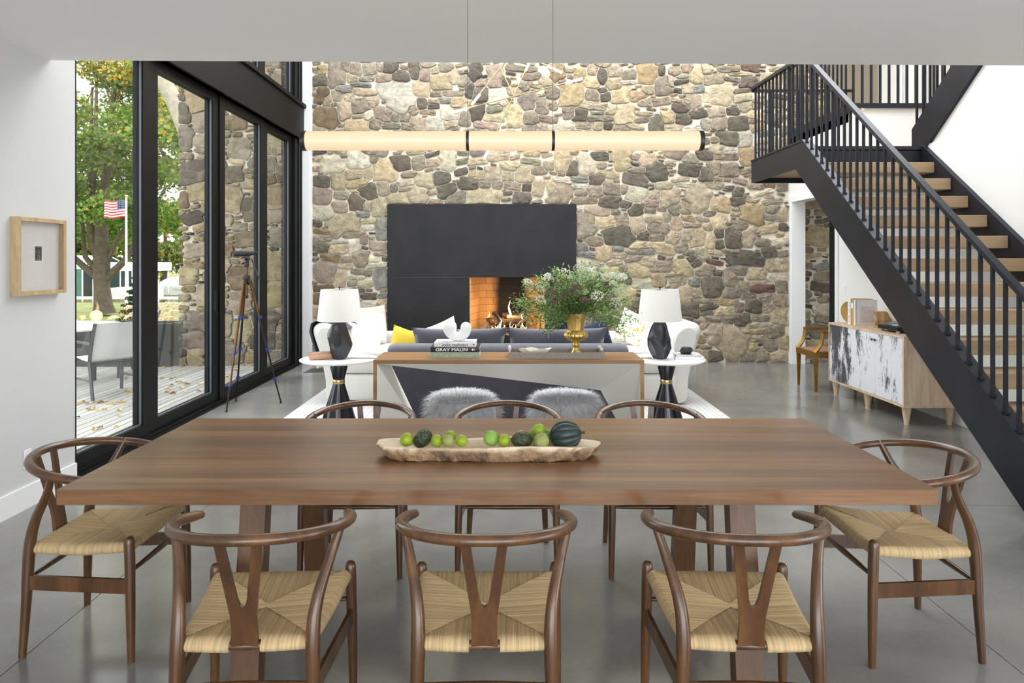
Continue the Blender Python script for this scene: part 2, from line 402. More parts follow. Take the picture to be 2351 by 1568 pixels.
# ------------------------------------------------------------------ stone walls
PAL = {'L': (204, 194, 174), 'T': (180, 165, 141), 'Y': (188, 171, 139), 'G': (150, 139, 122), 'D': (110, 102, 91),
       'P': (164, 149, 132), 'B': (144, 141, 132), 'R': (114, 90, 82), 'O': (170, 150, 117), 'N': (130, 113, 90)}
def stone_fill(x0, x1, z0, z1, given, excl, seed, big=0.075, pal='LTTYYGGGDDPPBTG'):
    rg = np.random.RandomState(seed)
    S = [list(g)+[rg.uniform(2.2, 6.5)] for g in given]
    def qall(P, A):
        dx = P[:, None, 0] - A[None, :, 0]; dz = P[:, None, 1] - A[None, :, 1]
        c, s_ = np.cos(A[:, 4]), np.sin(A[:, 4])
        u = np.abs(dx*c + dz*s_)/(A[:, 2]/2); v = np.abs(-dx*s_ + dz*c)/(A[:, 3]/2)
        K = A[:, 5]; return (u**K + v**K)**(1/K)
    def inside(P):
        ok = np.ones(len(P), bool)
        for (a, b_, c, d) in excl: ok &= ~((P[:, 0] > a) & (P[:, 0] < b_) & (P[:, 1] > c) & (P[:, 1] < d))
        return ok
    area = (x1-x0)*(z1-z0)
    for g in (big, .075, .055, .040, .030, .024):
        for it in range(2):
            P = np.column_stack([rg.uniform(x0, x1, int(area*110)), rg.uniform(z0, z1, int(area*110))]); P = P[inside(P)]
            if S:
                A = np.array([q[:5]+[q[6]] for q in S]); q = qall(P, A)
                gap = ((q-1)*np.minimum(A[:, 2], A[:, 3])/2).min(1)
            else: gap = np.full(len(P), 9.0)
            new = []
            for p, gp in zip(P[gap > g], gap[gap > g]):
                gg = min(gp, big*1.35)
                w_ = min(max(2*gg*rg.uniform(1.0, 1.7), .075), .42); h_ = w_*rg.uniform(.28, .62)
                if w_ > .26: h_ = w_*rg.uniform(.6, 1.05)
                if any(abs(p[0]-n[0]) < (w_+n[2])/2*.95 and abs(p[1]-n[1]) < (h_+n[3])/2*.95 for n in new[-400:]): continue
                new.append([p[0], p[1], w_, h_, rg.uniform(-.3, .3), pal[rg.randint(len(pal))], rg.uniform(3.0, 8.0)])
            S += new
    A = np.array([q[:5]+[q[6]] for q in S]); out = []
    NA = 26
    for i, q in enumerate(S):
        d = np.hypot(A[:, 0]-q[0], A[:, 1]-q[1]); near = np.where((d < (np.maximum(A[:, 2], A[:, 3])+max(q[2], q[3]))*.95) & (d > 0))[0]
        near = near[np.argsort(d[near])[:26]]
        an = (np.arange(NA)+rg.uniform(-.25, .25, NA))*2*PI/NA
        c, s_ = math.cos(q[4]), math.sin(q[4])
        eu, ev = np.cos(an)*q[2]/2, np.sin(an)*q[3]/2
        dirs = np.column_stack([eu*c - ev*s_, eu*s_ + ev*c])
        ss = np.arange(.25, 1.75, .04)
        P = np.array([q[0], q[1]]) + dirs[:, None, :]*ss[None, :, None]; Pf = P.reshape(-1, 2)
        own = qall(Pf, A[i:i+1])[:, 0]
        oth = qall(Pf, A[near]).min(1) if len(near) else np.full(len(Pf), 9.)
        bad = (oth < own) | (own > 1.3) | ~inside(Pf) | (Pf[:, 0] < x0) | (Pf[:, 0] > x1) | (Pf[:, 1] < z0) | (Pf[:, 1] > z1)
        bad = bad.reshape(NA, -1); bad[:, -1] = True
        k = bad.argmax(1); smax = ss[np.maximum(k, 0)] - .02
        L_ = np.hypot(dirs[:, 0], dirs[:, 1])*smax
        sm = L_.copy()
        sm = np.minimum(sm, (np.roll(sm, 1)+np.roll(sm, -1))*.66)         # no spikes
        rr = np.maximum(sm - .0072 - rg.uniform(0, .0045, NA)*(rg.rand(NA) < .6), .012)
        un = dirs/np.hypot(dirs[:, 0], dirs[:, 1])[:, None]
        poly = np.array([q[0], q[1]]) + un*rr[:, None]
        a_ = .5*abs(np.dot(poly[:, 0], np.roll(poly[:, 1], 1)) - np.dot(poly[:, 1], np.roll(poly[:, 0], 1)))
        if a_ > .0011: out.append((poly, q[5], a_))
    return out
def stone_mesh(mb, poly, colr, rg, Y, proud):
    n = len(poly); c = poly.mean(0); d = proud*rg.uniform(.55, 1.25)
    tilt = rg.uniform(-.05, .05, 2)
    def ring(f, dep, jit):
        out = []
        for p in poly:
            v = p - c; l = np.hypot(*v); q = c + v*(f if f <= 1 else max(0, l-(f-1))/l)
            dd = dep + (np.dot(tilt, q-c) if dep > 0 else 0) + rg.uniform(-jit, jit)
            out.append((q[0], Y - dd, q[1]))
        return out
    V = ring(1.0, -.02, 0) + ring(1.0, d*.7, .003) + ring(1.007, d*1.0, .003) + ring(.60, d*1.15, .008)
    V.append((c[0], Y - d*1.2 - rg.uniform(-.004, .005), c[1]))
    Fc = []
    for r_ in range(3):
        for k in range(n):
            k2 = (k+1) % n; Fc.append((r_*n+k, r_*n+k2, (r_+1)*n+k2, (r_+1)*n+k))
    for k in range(n): Fc.append((3*n+k, 3*n+(k+1) % n, 4*n))
    mb.add(V, Fc, colr)
def stone_wall(parent, polys, Y, seed, proud, nmax, tone=1.0, reverse=False):
    rg = np.random.RandomState(seed)
    polys = sorted(polys, key=lambda t: -t[2]); rest = MB()
    for i, (poly, c, a) in enumerate(polys):
        base = np.array(srgb(*PAL[c]))*rg.uniform(.84, 1.14)*tone; base = base*(1+rg.uniform(-.04, .04, 3))
        mb = MB() if i < nmax else rest
        stone_mesh(mb, poly, tuple(np.clip(base, 0, 1)), rg, Y, proud)
        if i < nmax: mb.build('stone', STONE, parent, 50)
    if rest.v: o = rest.build('small_stones', STONE, parent, 50); o['kind'] = 'stuff'

CROPS = {'A': (680, 120), 'B': (1240, 120), 'C': (680, 460), 'D': (1240, 460)}
LIST = {
'A': """370,205,170,220,G;225,260,130,90,D;235,160,90,80,O;440,130,80,110,P;530,160,110,110,P;660,155,120,100,G;745,135,70,70,P;850,145,130,100,D;945,220,170,110,D;1060,165,100,150,D;1180,115,140,60,T;1165,205,100,110,P;1240,165,90,80,T;1350,145,130,90,G;1295,265,180,150,Y;1405,215,100,130,T;1120,340,170,130,Y;910,400,330,290,L;500,235,100,80,T;430,335,150,80,B;580,295,160,45,B;640,240,130,50,B;790,235,140,80,P;620,360,220,70,T;560,415,80,30,L;370,390,90,110,T;480,405,90,90,T;230,390,110,150,N;280,440,80,100,T;580,490,170,120,G;690,440,130,110,T;790,450,60,40,B;435,525,120,150,T;550,580,100,40,P;660,570,100,100,L;790,550,170,150,G;885,585,90,90,G;270,590,210,190,N;550,660,190,110,Y;710,640,110,100,G;860,665,180,60,G;980,600,100,60,G;1000,675,120,80,G;1085,650,140,120,T;1050,520,90,90,P;1130,455,90,110,D;1250,375,110,50,G;1410,370,190,50,P;1240,440,100,40,T;1335,435,110,50,B;1185,540,120,40,G;1255,660,160,110,L;1480,450,160,110,Y;1555,350,80,150,D;1510,265,110,90,G;1610,180,120,170,D;1660,385,130,120,D;1790,225,130,200,P;1660,275,90,70,T;1880,270,90,70,D;1820,400,170,150,L;1630,540,130,140,D;1515,600,100,110,G;1390,560,160,100,L;1780,590,210,60,Y;1965,565,160,190,Y;1710,660,190,60,P;2110,590,160,120,G;2090,450,160,150,G;2030,150,240,50,G;2130,215,180,70,G;2050,310,90,80,G;2250,250,120,110,T;2290,190,110,120,O;2200,490,120,130,G;2300,475,100,80,G;2250,600,170,60,G;2110,690,130,60,G;2200,690,100,90,P;330,1025,190,150,L;575,980,200,150,L;240,1170,170,120,D;370,1150,140,150,T;520,1100,160,90,T;650,1085,100,110,T;795,1070,200,190,Y;935,1000,180,120,D;695,965,80,80,G;1100,1000,120,110,G;1020,1100,130,60,G;1155,1155,150,130,T;1305,1140,150,120,D;985,1175,150,60,L;1080,1275,190,150,T;650,1255,170,140,D;550,1185,170,70,O;780,1220,110,130,G;880,1220,80,80,G;1000,1235,150,50,G;550,1360,150,150,D;395,1405,140,100,G;640,1390,80,90,P;750,1400,140,160,T;1360,1250,160,140,D;1440,1310,190,110,G;1675,1300,300,140,T;1550,1190,170,110,D;1360,970,140,170,L;1490,985,120,50,G;1630,980,160,60,T;1640,1115,150,90,T;1770,1090,150,110,T;1700,1190,100,80,G;1810,1195,100,90,G;1930,1025,170,80,T;2050,1095,150,150,T;1900,1115,110,90,T;1950,1200,160,70,G;2070,1215,90,70,D;2180,1220,100,130,T;2110,985,150,50,G;2270,1020,90,80,P;1800,930,200,90,T;2300,1240,100,150,T""",
'B': """270,160,110,50,T;355,205,110,120,O;110,190,200,150,O;555,215,110,130,D;570,110,140,60,T;475,170,90,100,T;460,265,140,120,Y;665,165,130,110,T;660,290,130,110,Y;810,210,140,90,G;960,200,190,180,O;1090,170,60,90,D;800,270,150,40,L;1105,300,140,150,G;1215,170,110,80,T;1325,150,110,90,T;1405,210,120,150,Y;1500,160,100,90,T;1560,250,180,110,T;1610,370,230,190,T;1290,215,110,40,L;1260,270,150,40,D;1170,265,60,110,T;1335,325,110,100,T;1425,330,110,70,B;1890,130,150,80,R;1700,155,180,60,G;1800,195,180,40,T;1875,275,150,100,D;1725,245,170,40,G;1810,345,140,40,G;1815,415,150,70,T;1850,490,110,90,T;275,385,240,190,O;130,370,150,110,G;470,385,130,100,G;560,345,100,50,D;590,400,100,80,D;735,390,180,130,Y;860,400,180,90,O;945,450,120,70,P;970,340,100,80,T;1090,445,160,60,P;1220,435,110,40,T;480,485,250,70,T;760,555,170,170,Y;265,545,110,100,G;355,560,120,110,D;520,545,110,40,B;640,520,120,90,T;545,595,220,50,G;930,555,180,40,T;920,610,140,50,G;1050,645,130,150,D;1150,585,120,110,Y;1265,505,140,90,D;1285,605,140,100,D;1415,560,170,70,D;1370,440,140,120,P;1590,540,140,100,T;1200,680,160,60,T;1370,690,160,60,L;1490,650,90,90,G;1610,645,140,120,P;1780,650,190,120,D;1690,770,190,120,D;1840,790,110,140,L;1590,880,120,90,T;1580,790,80,60,G;1700,890,140,60,L;1860,930,130,160,O;1480,930,150,80,D;1680,950,210,40,G;1350,960,130,90,G;190,680,220,70,L;385,660,140,60,G;520,665,80,80,T;610,665,90,70,D;730,690,140,60,P;850,670,150,50,T;90,470,90,70,P;520,940,170,80,D;420,1010,160,200,L;210,980,140,180,Y;290,1050,110,130,D;550,1020,90,70,G;735,960,170,180,Y;850,940,80,60,P;970,975,140,120,T;870,1065,160,60,G;590,1095,200,60,T;500,1150,140,120,D;360,1145,170,50,B;200,1150,150,60,L;860,1150,200,110,D;1045,1070,200,170,D;1170,1000,90,50,P;1360,1060,190,100,D;1490,1100,120,130,D;1560,1040,110,120,G;1690,1060,160,110,G;1260,1150,140,50,T;1120,1200,140,70,T;1290,1190,140,50,L;1430,1300,220,240,T;1560,1200,160,60,T;1700,1225,110,50,D;1780,1265,90,90,D;1620,1370,190,130,Y;1780,1340,140,80,D;1900,1330,120,60,T;1910,1450,220,190,O;2080,1350,170,50,G;2090,1410,120,80,G;175,1270,250,170,P;340,1210,140,40,L;370,1270,130,50,G;390,1335,260,60,G;635,1230,170,120,G;500,1250,140,120,P;760,1230,80,90,P;860,1275,170,140,L;620,1350,190,110,D;775,1370,130,70,D;990,1355,160,70,P;1165,1305,180,150,T;1030,1285,110,80,T;860,1430,130,140,D;1300,1400,100,110,P;1210,1430,100,110,G;1530,1450,110,60,G;2170,1460,110,110,T;2060,1160,120,110,N;2180,1200,110,90,G""",
'C': """255,115,200,130,L;430,215,290,200,T;655,185,160,50,T;770,265,110,190,B;640,245,140,50,L;510,310,190,60,P;235,345,150,60,G;235,285,150,45,N;395,375,150,35,L;525,410,110,130,L;380,440,160,80,Y;230,430,130,80,D;605,350,70,90,G;590,530,140,150,G;745,410,150,80,P;315,520,160,70,N;455,535,120,60,G;690,530,100,60,L;720,585,190,50,L;270,650,210,200,G;440,595,140,50,T;400,700,110,150,T;595,645,170,60,G;760,700,120,170,B;540,690,140,50,L;500,745,90,50,P;630,755,140,60,T;590,125,120,60,B;760,480,110,40,P;235,790,200,70,N;655,860,130,60,D;775,860,90,50,B;190,880,90,120,N;780,940,100,90,Y;650,940,140,60,L;710,1010,120,40,T;790,1020,60,50,G;670,1090,140,110,T;760,1080,100,70,G;780,1145,90,40,T;190,1000,80,100,T;590,805,60,50,D""",
'D': """410,220,180,210,G;520,95,200,90,T;590,200,190,110,Y;740,190,130,110,P;870,220,130,200,T;1020,170,170,60,T;1150,155,90,80,G;1225,210,110,150,T;1030,255,110,100,G;1130,260,100,100,G;715,320,290,180,D;925,315,120,90,D;1045,335,150,70,P;1195,330,120,120,T;1320,160,140,50,O;1460,170,130,50,P;1320,310,140,110,T;1430,340,160,180,Y;1520,365,130,160,T;1610,190,130,140,Y;1510,240,90,80,T;1350,225,180,45,P;1610,395,90,80,D;1740,340,160,170,D;1610,300,90,80,D;1800,230,150,110,G;1870,320,140,170,T;1990,380,160,70,G;2140,370,140,60,L;2050,260,140,70,Y;490,370,170,90,G;575,480,140,160,Y;380,425,100,80,B;420,490,160,50,B;690,435,110,50,B;900,400,170,60,T;1110,430,180,90,Y;1270,420,120,90,G;830,465,120,40,P;950,465,140,50,B;705,495,130,60,T;850,525,150,50,G;510,570,130,50,L;660,560,130,60,T;960,555,130,90,T;1110,570,130,50,P;1290,610,180,140,Y;1385,555,120,110,D;1450,470,110,130,T;1560,465,140,40,T;1570,560,130,40,R;1730,465,170,40,P;1860,525,310,130,D;2060,475,130,90,D;2120,580,180,120,T;640,650,120,110,Y;750,610,80,70,P;875,640,180,130,Y;1080,625,180,50,P;1160,670,130,40,T;1065,715,120,120,Y;770,700,120,110,D;920,745,170,100,L;1250,735,150,100,T;1385,735,130,100,B;1480,635,170,100,G;1600,655,90,60,D;1545,780,220,190,D;1700,700,120,150,G;1790,630,160,90,G;1945,660,160,120,T;2120,690,170,70,L;1830,775,90,90,G;2010,800,220,70,R;2170,790,100,110,G;1960,740,130,40,T;1300,840,150,200,T;1415,830,110,90,T;1715,840,180,100,G;1450,905,220,45,P;1650,910,160,70,O;1870,860,120,50,G;1920,955,150,130,D;2030,870,110,80,G;2150,900,120,130,P;1340,990,160,130,D;1520,965,150,50,D;1505,1015,120,45,B;1660,1000,180,80,Y;1790,970,90,90,G;2055,960,140,90,T;1820,1075,150,130,D;1560,1065,150,60,G;1690,1075,100,60,G;1980,1060,170,60,P;2145,1045,140,150,T;1480,1110,90,100,T;1560,1200,160,180,T;1740,1290,280,320,T;1900,1125,110,50,T;2030,1120,140,40,L;1910,1180,240,45,Y;1960,1240,140,60,T;2110,1180,140,120,G;1440,1250,130,70,O;1395,1310,80,40,B;1490,1320,90,40,G;2080,1310,130,110,G;1910,1320,100,90,Y;1590,1400,150,100,D;1860,1410,150,80,P;1990,1390,120,110,G;2140,1400,130,110,T;1450,1380,110,80,T"""}
given = []
rg0 = np.random.RandomState(3)
for k, txt in LIST.items():
    ox, oy = CROPS[k]
    for s in txt.split(';'):
        a, b_, w_, h_, cc = s.split(','); a, b_, w_, h_ = float(a)/3.918, float(b_)/3.918, float(w_)/3.918, float(h_)/3.918
        X, Z = (ox+a-CX)/F*YB, EYE+(HY-oy-b_)/F*YB
        given.append([X, Z, w_/F*YB, h_/F*YB, rg0.uniform(-.2, .2), cc])
PANEL = (-1.795, 1.04, 0.0, 2.385)
back = MB(); back.box(-2.93, PANEL[0]+.03, YB, YB+.12, 0, 6.2); back.box(PANEL[1]-.03, 4.86, YB, YB+.12, 0, 6.2); back.box(PANEL[0]+.03, PANEL[1]-.03, YB, YB+.12, PANEL[3]-.03, 6.2)
back.box(-2.93, PANEL[0]+.03, YB+.12, YB+.75, 0, 6.2); back.box(PANEL[1]-.03, 4.86, YB+.12, YB+.75, 0, 6.2); back.box(PANEL[0]+.03, PANEL[1]-.03, YB+.12, YB+.75, PANEL[3]-.03, 6.2)
wall_back = struct(back.build('wall_back', MORTAR))
polys = stone_fill(-2.93, 4.86, 0.0, 4.75, given, [PANEL, (4.24, 4.42, 0, 3.46)], 5)
stone_wall(wall_back, polys, YB, 11, .026, 300, 1.02)
# the same wall goes on outside, seen through the glass
ow = MB().box(-4.82, -3.30, 10.5, 11.2, -.4, 6.4).build('wall_outside', MORTAR); struct(ow)
polys = stone_fill(-4.88, -3.3, -.05, 4.9, [], [], 9, .095, 'TTYYOOOGGDPTNND')
stone_wall(ow, polys, 10.5, 12, .045, 300, .86)
# white return between the glass wall and the stone
struct(MB().box(-3.30, -2.93, 10.50, YB+.1, 0, 6.2).build('wall_return', WHITE))
# ------------------------------------------------------------------ glass wall on the left
GX = -3.12
def sash(n, y0, y1, z0, z1, st=.135, rail_b=.13, rail_t=.08, x0=-3.165, x1=-3.075):
    w = MB().box(x0, x1, y0, y0+st, z0, z1).build('window_%d' % n, BLACKALU); struct(w)
    MB().box(x0, x1, y1-st, y1, z0, z1).build('stile', BLACKALU, w)
    MB().box(x0, x1, y0+st, y1-st, z0, z0+rail_b).build('bottom_rail', BLACKALU, w)
    MB().box(x0, x1, y0+st, y1-st, z1-rail_t, z1).build('top_rail', BLACKALU, w)
    g = MB()
    for a, b in ((y0+st, y0+st+.012), (y1-st-.012, y1-st)): g.box(x1-.03, x1-.012, a, b, z0+rail_b, z1-rail_t)
    g.box(x1-.03, x1-.012, y0+st, y1-st, z0+rail_b, z0+rail_b+.012); g.build('glazing_bead', plain('bead_grey%d' % n, srgb(70, 74, 80), .4), w)
    MB().box((x0+x1)/2-.004, (x0+x1)/2+.004, y0+st, y1-st, z0+rail_b, z1-rail_t).build('pane', GLASS, w)
    return w
sash(1, 4.905, 6.10, .02, 3.31); sash(2, 6.11, 7.55, .02, 3.31, x0=-3.18, x1=-3.09)
w3 = sash(3, 7.56, 8.95, .02, 3.31); sash(5, 8.96, 10.16, .02, 3.31, x0=-3.18, x1=-3.09)
MB().box(-3.09, -3.06, 7.42, 7.46, 1.0, 1.22).build('pull_handle', BLACKALU, w3)
t = MB(); t.box(-3.26, -3.04, 4.72, 10.5, -.012, .02); t.box(-3.075, -3.06, 4.9, 10.5, .02, .05); t.box(-3.24, -3.20, 4.9, 10.5, .02, .06)
t.box(-3.25, -3.05, 10.16, 10.5, .02, 6.1)
t.box(-3.05, -3.035, 10.30, 10.36, .02, 6.1); t.box(-3.05, -3.035, 10.42, 10.46, .02, 6.1)
struct(t.build('trim_2', BLACKALU))
h = MB(); h.box(-3.25, -3.02, 4.9, 10.5, 3.31, 3.85); h.box(-3.25, -2.99, 4.9, 10.5, 3.31, 3.36); h.box(-3.02, -2.985, 4.9, 10.5, 3.80, 3.85)
struct(h.build('trim_3', BLACKALU))
sash(6, 4.9, 7.0, 3.85, 6.1, st=.1, rail_b=.05); sash(7, 7.0, 8.86, 3.85, 6.1, st=.1, rail_b=.05); sash(8, 8.87, 10.16, 3.85, 6.1, st=.1, rail_b=.05)

# ------------------------------------------------------------------ stairs
stair = thing('staircase', (3.06, 3.6, 0), 'black steel staircase with open oak treads and a slim baluster rail', 'stairs')
SO = Vector((3.06, 3.6, 0))
def sb(mb, name, mat, parent=stair, smooth=False, off=SO):
    mb.v = [(p[0]-off.x, p[1]-off.y, p[2]-off.z) for p in mb.v]
    return mb.build(name, mat, parent, smooth)
SLP = .742
up = lambda Y: 1.61 + SLP*(Y-5.68)
lo = lambda Y: 1.69 + SLP*(Y-6.338)
out = [(3.51, 0), (4.06, 0), (7.436, 2.505), (8.78, 2.505), (8.78, 2.777), (7.25, 2.777)]
m = MB(); m.prism_x(out, 3.04, 3.075); sb(m, 'stringer', STEEL)
m = MB(); m.prism_x([(3.51, 0), (3.52, -.0), (7.26, 2.765), (8.78, 2.765), (8.78, 2.785), (7.25, 2.785)], 3.03, 3.12); sb(m, 'stringer_flange', STEEL)
m = MB(); m.prism_x([(3.47, 0), (4.06, 0), (7.40, 2.48), (7.20, 2.72), (7.12, 2.69)], 4.20, 4.248); sb(m, 'stringer', STEEL)
for k in range(13):
    Y, h = 6.929 - .2552*k, 2.508 - .1894*k
    m = MB(); m.rbox(3.076, 4.199, Y, Y+.285, h-.105, h, .004, 1); sb(m, 'tread', OAK)
m = MB(); m.box(3.076, 5.6, 7.23, 8.73, 2.56, 2.70); sb(m, 'landing', OAK)
m = MB(); m.box(3.076, 4.235, 7.17, 7.23, 2.50, 2.655); m.box(3.076, 4.235, 7.15, 7.23, 2.665, 2.70); sb(m, 'landing_beam', STEEL)
m = MB(); m.box(3.076, 4.25, 8.73, 8.78, 2.50, 2.777); sb(m, 'landing_beam', STEEL)
hr = lambda Y: 1.652 + .751*(Y-4.57)
m = MB(); m.prism_x([(3.5, hr(3.5)-.035), (7.25, hr(7.25)-.035), (8.80, 3.655), (8.80, 3.69), (7.235, hr(7.25)), (3.5, hr(3.5))], 3.035, 3.085); sb(m, 'handrail', STEEL)
m = MB(); m.box(3.04, 4.30, 8.745, 8.785, 3.63, 3.66); sb(m, 'handrail', STEEL)
Y = 3.64
while Y < 7.25:
    m = MB(); m.box(3.05, 3.07, Y-.010, Y+.010, up(Y)-.01, hr(Y)-.02); bal = sb(m, 'baluster', STEEL)
    m = MB(); m.box(3.043, 3.077, Y-.018, Y+.018, up(Y)-.005, up(Y)+.012); sb(m, 'baluster_shoe', STEEL, bal)
    Y += .115
Y = 7.33
while Y < 8.77:
    m = MB(); m.box(3.05, 3.07, Y-.010, Y+.010, 2.77, 3.66); sb(m, 'baluster', STEEL); Y += .113
X = 3.17
while X < 4.25:
    m = MB(); m.box(X-.010, X+.010, 8.755, 8.775, 2.77, 3.64); sb(m, 'baluster', STEEL); X += .113

fl = thing('staircase', (4.26, 7.3, 2.7), 'upper flight of black steel stairs rising from the landing behind the soffit', 'stairs')
FO = Vector((4.26, 7.3, 2.7))
m = MB(); m.prism_x([(3.5, 5.39), (7.157, 2.677), (7.18, 2.66), (7.38, 2.66), (7.38, 2.91), (3.5, 5.79)], 4.232, 4.284); sb(m, 'stringer', STEEL, fl, off=FO)
m = MB(); m.prism_x([(3.5, 5.39), (7.157, 2.677), (7.38, 2.66), (7.38, 2.91), (3.5, 5.79)], 5.45, 5.5); sb(m, 'stringer', STEEL, fl, off=FO)
for k in range(12):
    Y, h = 6.95 - .255*k, 2.89 + .19*k
    m = MB(); m.box(4.285, 5.45, Y, Y+.285, h-.1, h); sb(m, 'tread', OAK, fl, off=FO)
Y = 7.33
while Y > 4.4:
    b0 = 2.91 + SLP*(7.38-Y)
    m = MB(); m.box(4.248, 4.268, Y-.01, Y+.01, b0-.02, b0+.86); sb(m, 'baluster', STEEL, fl, off=FO); Y -= .115
m = MB(); m.prism_x([(4.4, 5.97), (7.4, 3.745), (7.4, 3.78), (4.4, 6.005)], 4.235, 4.285); sb(m, 'handrail', STEEL, fl, off=FO)

gr = thing('gallery_railing', (4.3, 8.76, 3.44), 'black baluster railing along the edge of the upper gallery', 'railing')
GO = Vector((4.3, 8.76, 3.44))
m = MB(); m.box(4.22, 7.4, 8.66, 8.70, 3.415, 3.47); m.box(4.22, 4.25, 8.70, 10.6, 3.36, 3.47); sb(m, 'edge_fascia', STEEL, gr, off=GO)
X = 4.26
while X < 7.35:
    m = MB(); m.box(X-.012, X+.012, 8.668, 8.692, 3.46, 4.40); sb(m, 'baluster', STEEL, gr, off=GO); X += .110
Y = 8.82
while Y < 10.6:
    m = MB(); m.box(4.226, 4.246, Y-.010, Y+.010, 3.46, 4.40); sb(m, 'baluster', STEEL, gr, off=GO); Y += .115
m = MB(); m.box(4.21, 7.4, 8.66, 8.70, 4.39, 4.43); m.box(4.21, 4.26, 8.70, 10.6, 4.39, 4.43); sb(m, 'handrail', STEEL, gr, off=GO)

# ------------------------------------------------------------------ dining table
TX0, TX1, TY0, TY1, TZ = -1.566, 1.498, 2.453, 3.557, .75
table = thing('dining_table', ((TX0+TX1)/2, (TY0+TY1)/2, 0), 'long walnut dining table with a thick plank top and plank legs', 'table')
TO = Vector(((TX0+TX1)/2, (TY0+TY1)/2, 0))
y = TY0; ws = [.13, .105, .14, .11, .12, .135, .1, .125, .139]
for k, w_ in enumerate(ws):
    m = MB(); m.box(TX0, TX1, y, min(y+w_, TY1), TZ-.053, TZ); sb(m, 'plank', WALNUT_EDGE if k < 0 else WALNUT_X, table, off=TO); y += w_
def tleg(xc, yt, yb):
    m = MB(); V = []
    for (z, yy, hw) in ((0, yb, .052), (TZ-.053, yt, .046)):
        V += [(xc-hw, yy-.035, z), (xc+hw, yy-.035, z), (xc+hw, yy+.035, z), (xc-hw, yy+.035, z)]
    m.add(V, [(3,2,1,0), (4,5,6,7), (0,1,5,4), (1,2,6,5), (2,3,7,6), (3,0,4,7)]); sb(m, 'leg', WALNUT_Z, table, off=TO)
for xc in (-.945, .875):
    tleg(xc, 2.67, 2.56); tleg(xc+(.02 if xc < 0 else -.02), 3.34, 3.45)
    m = MB(); m.box(xc-.04, xc+.04, 2.64, 3.40, TZ-.10, TZ-.053); sb(m, 'cross_beam', WALNUT_Z, table, off=TO)

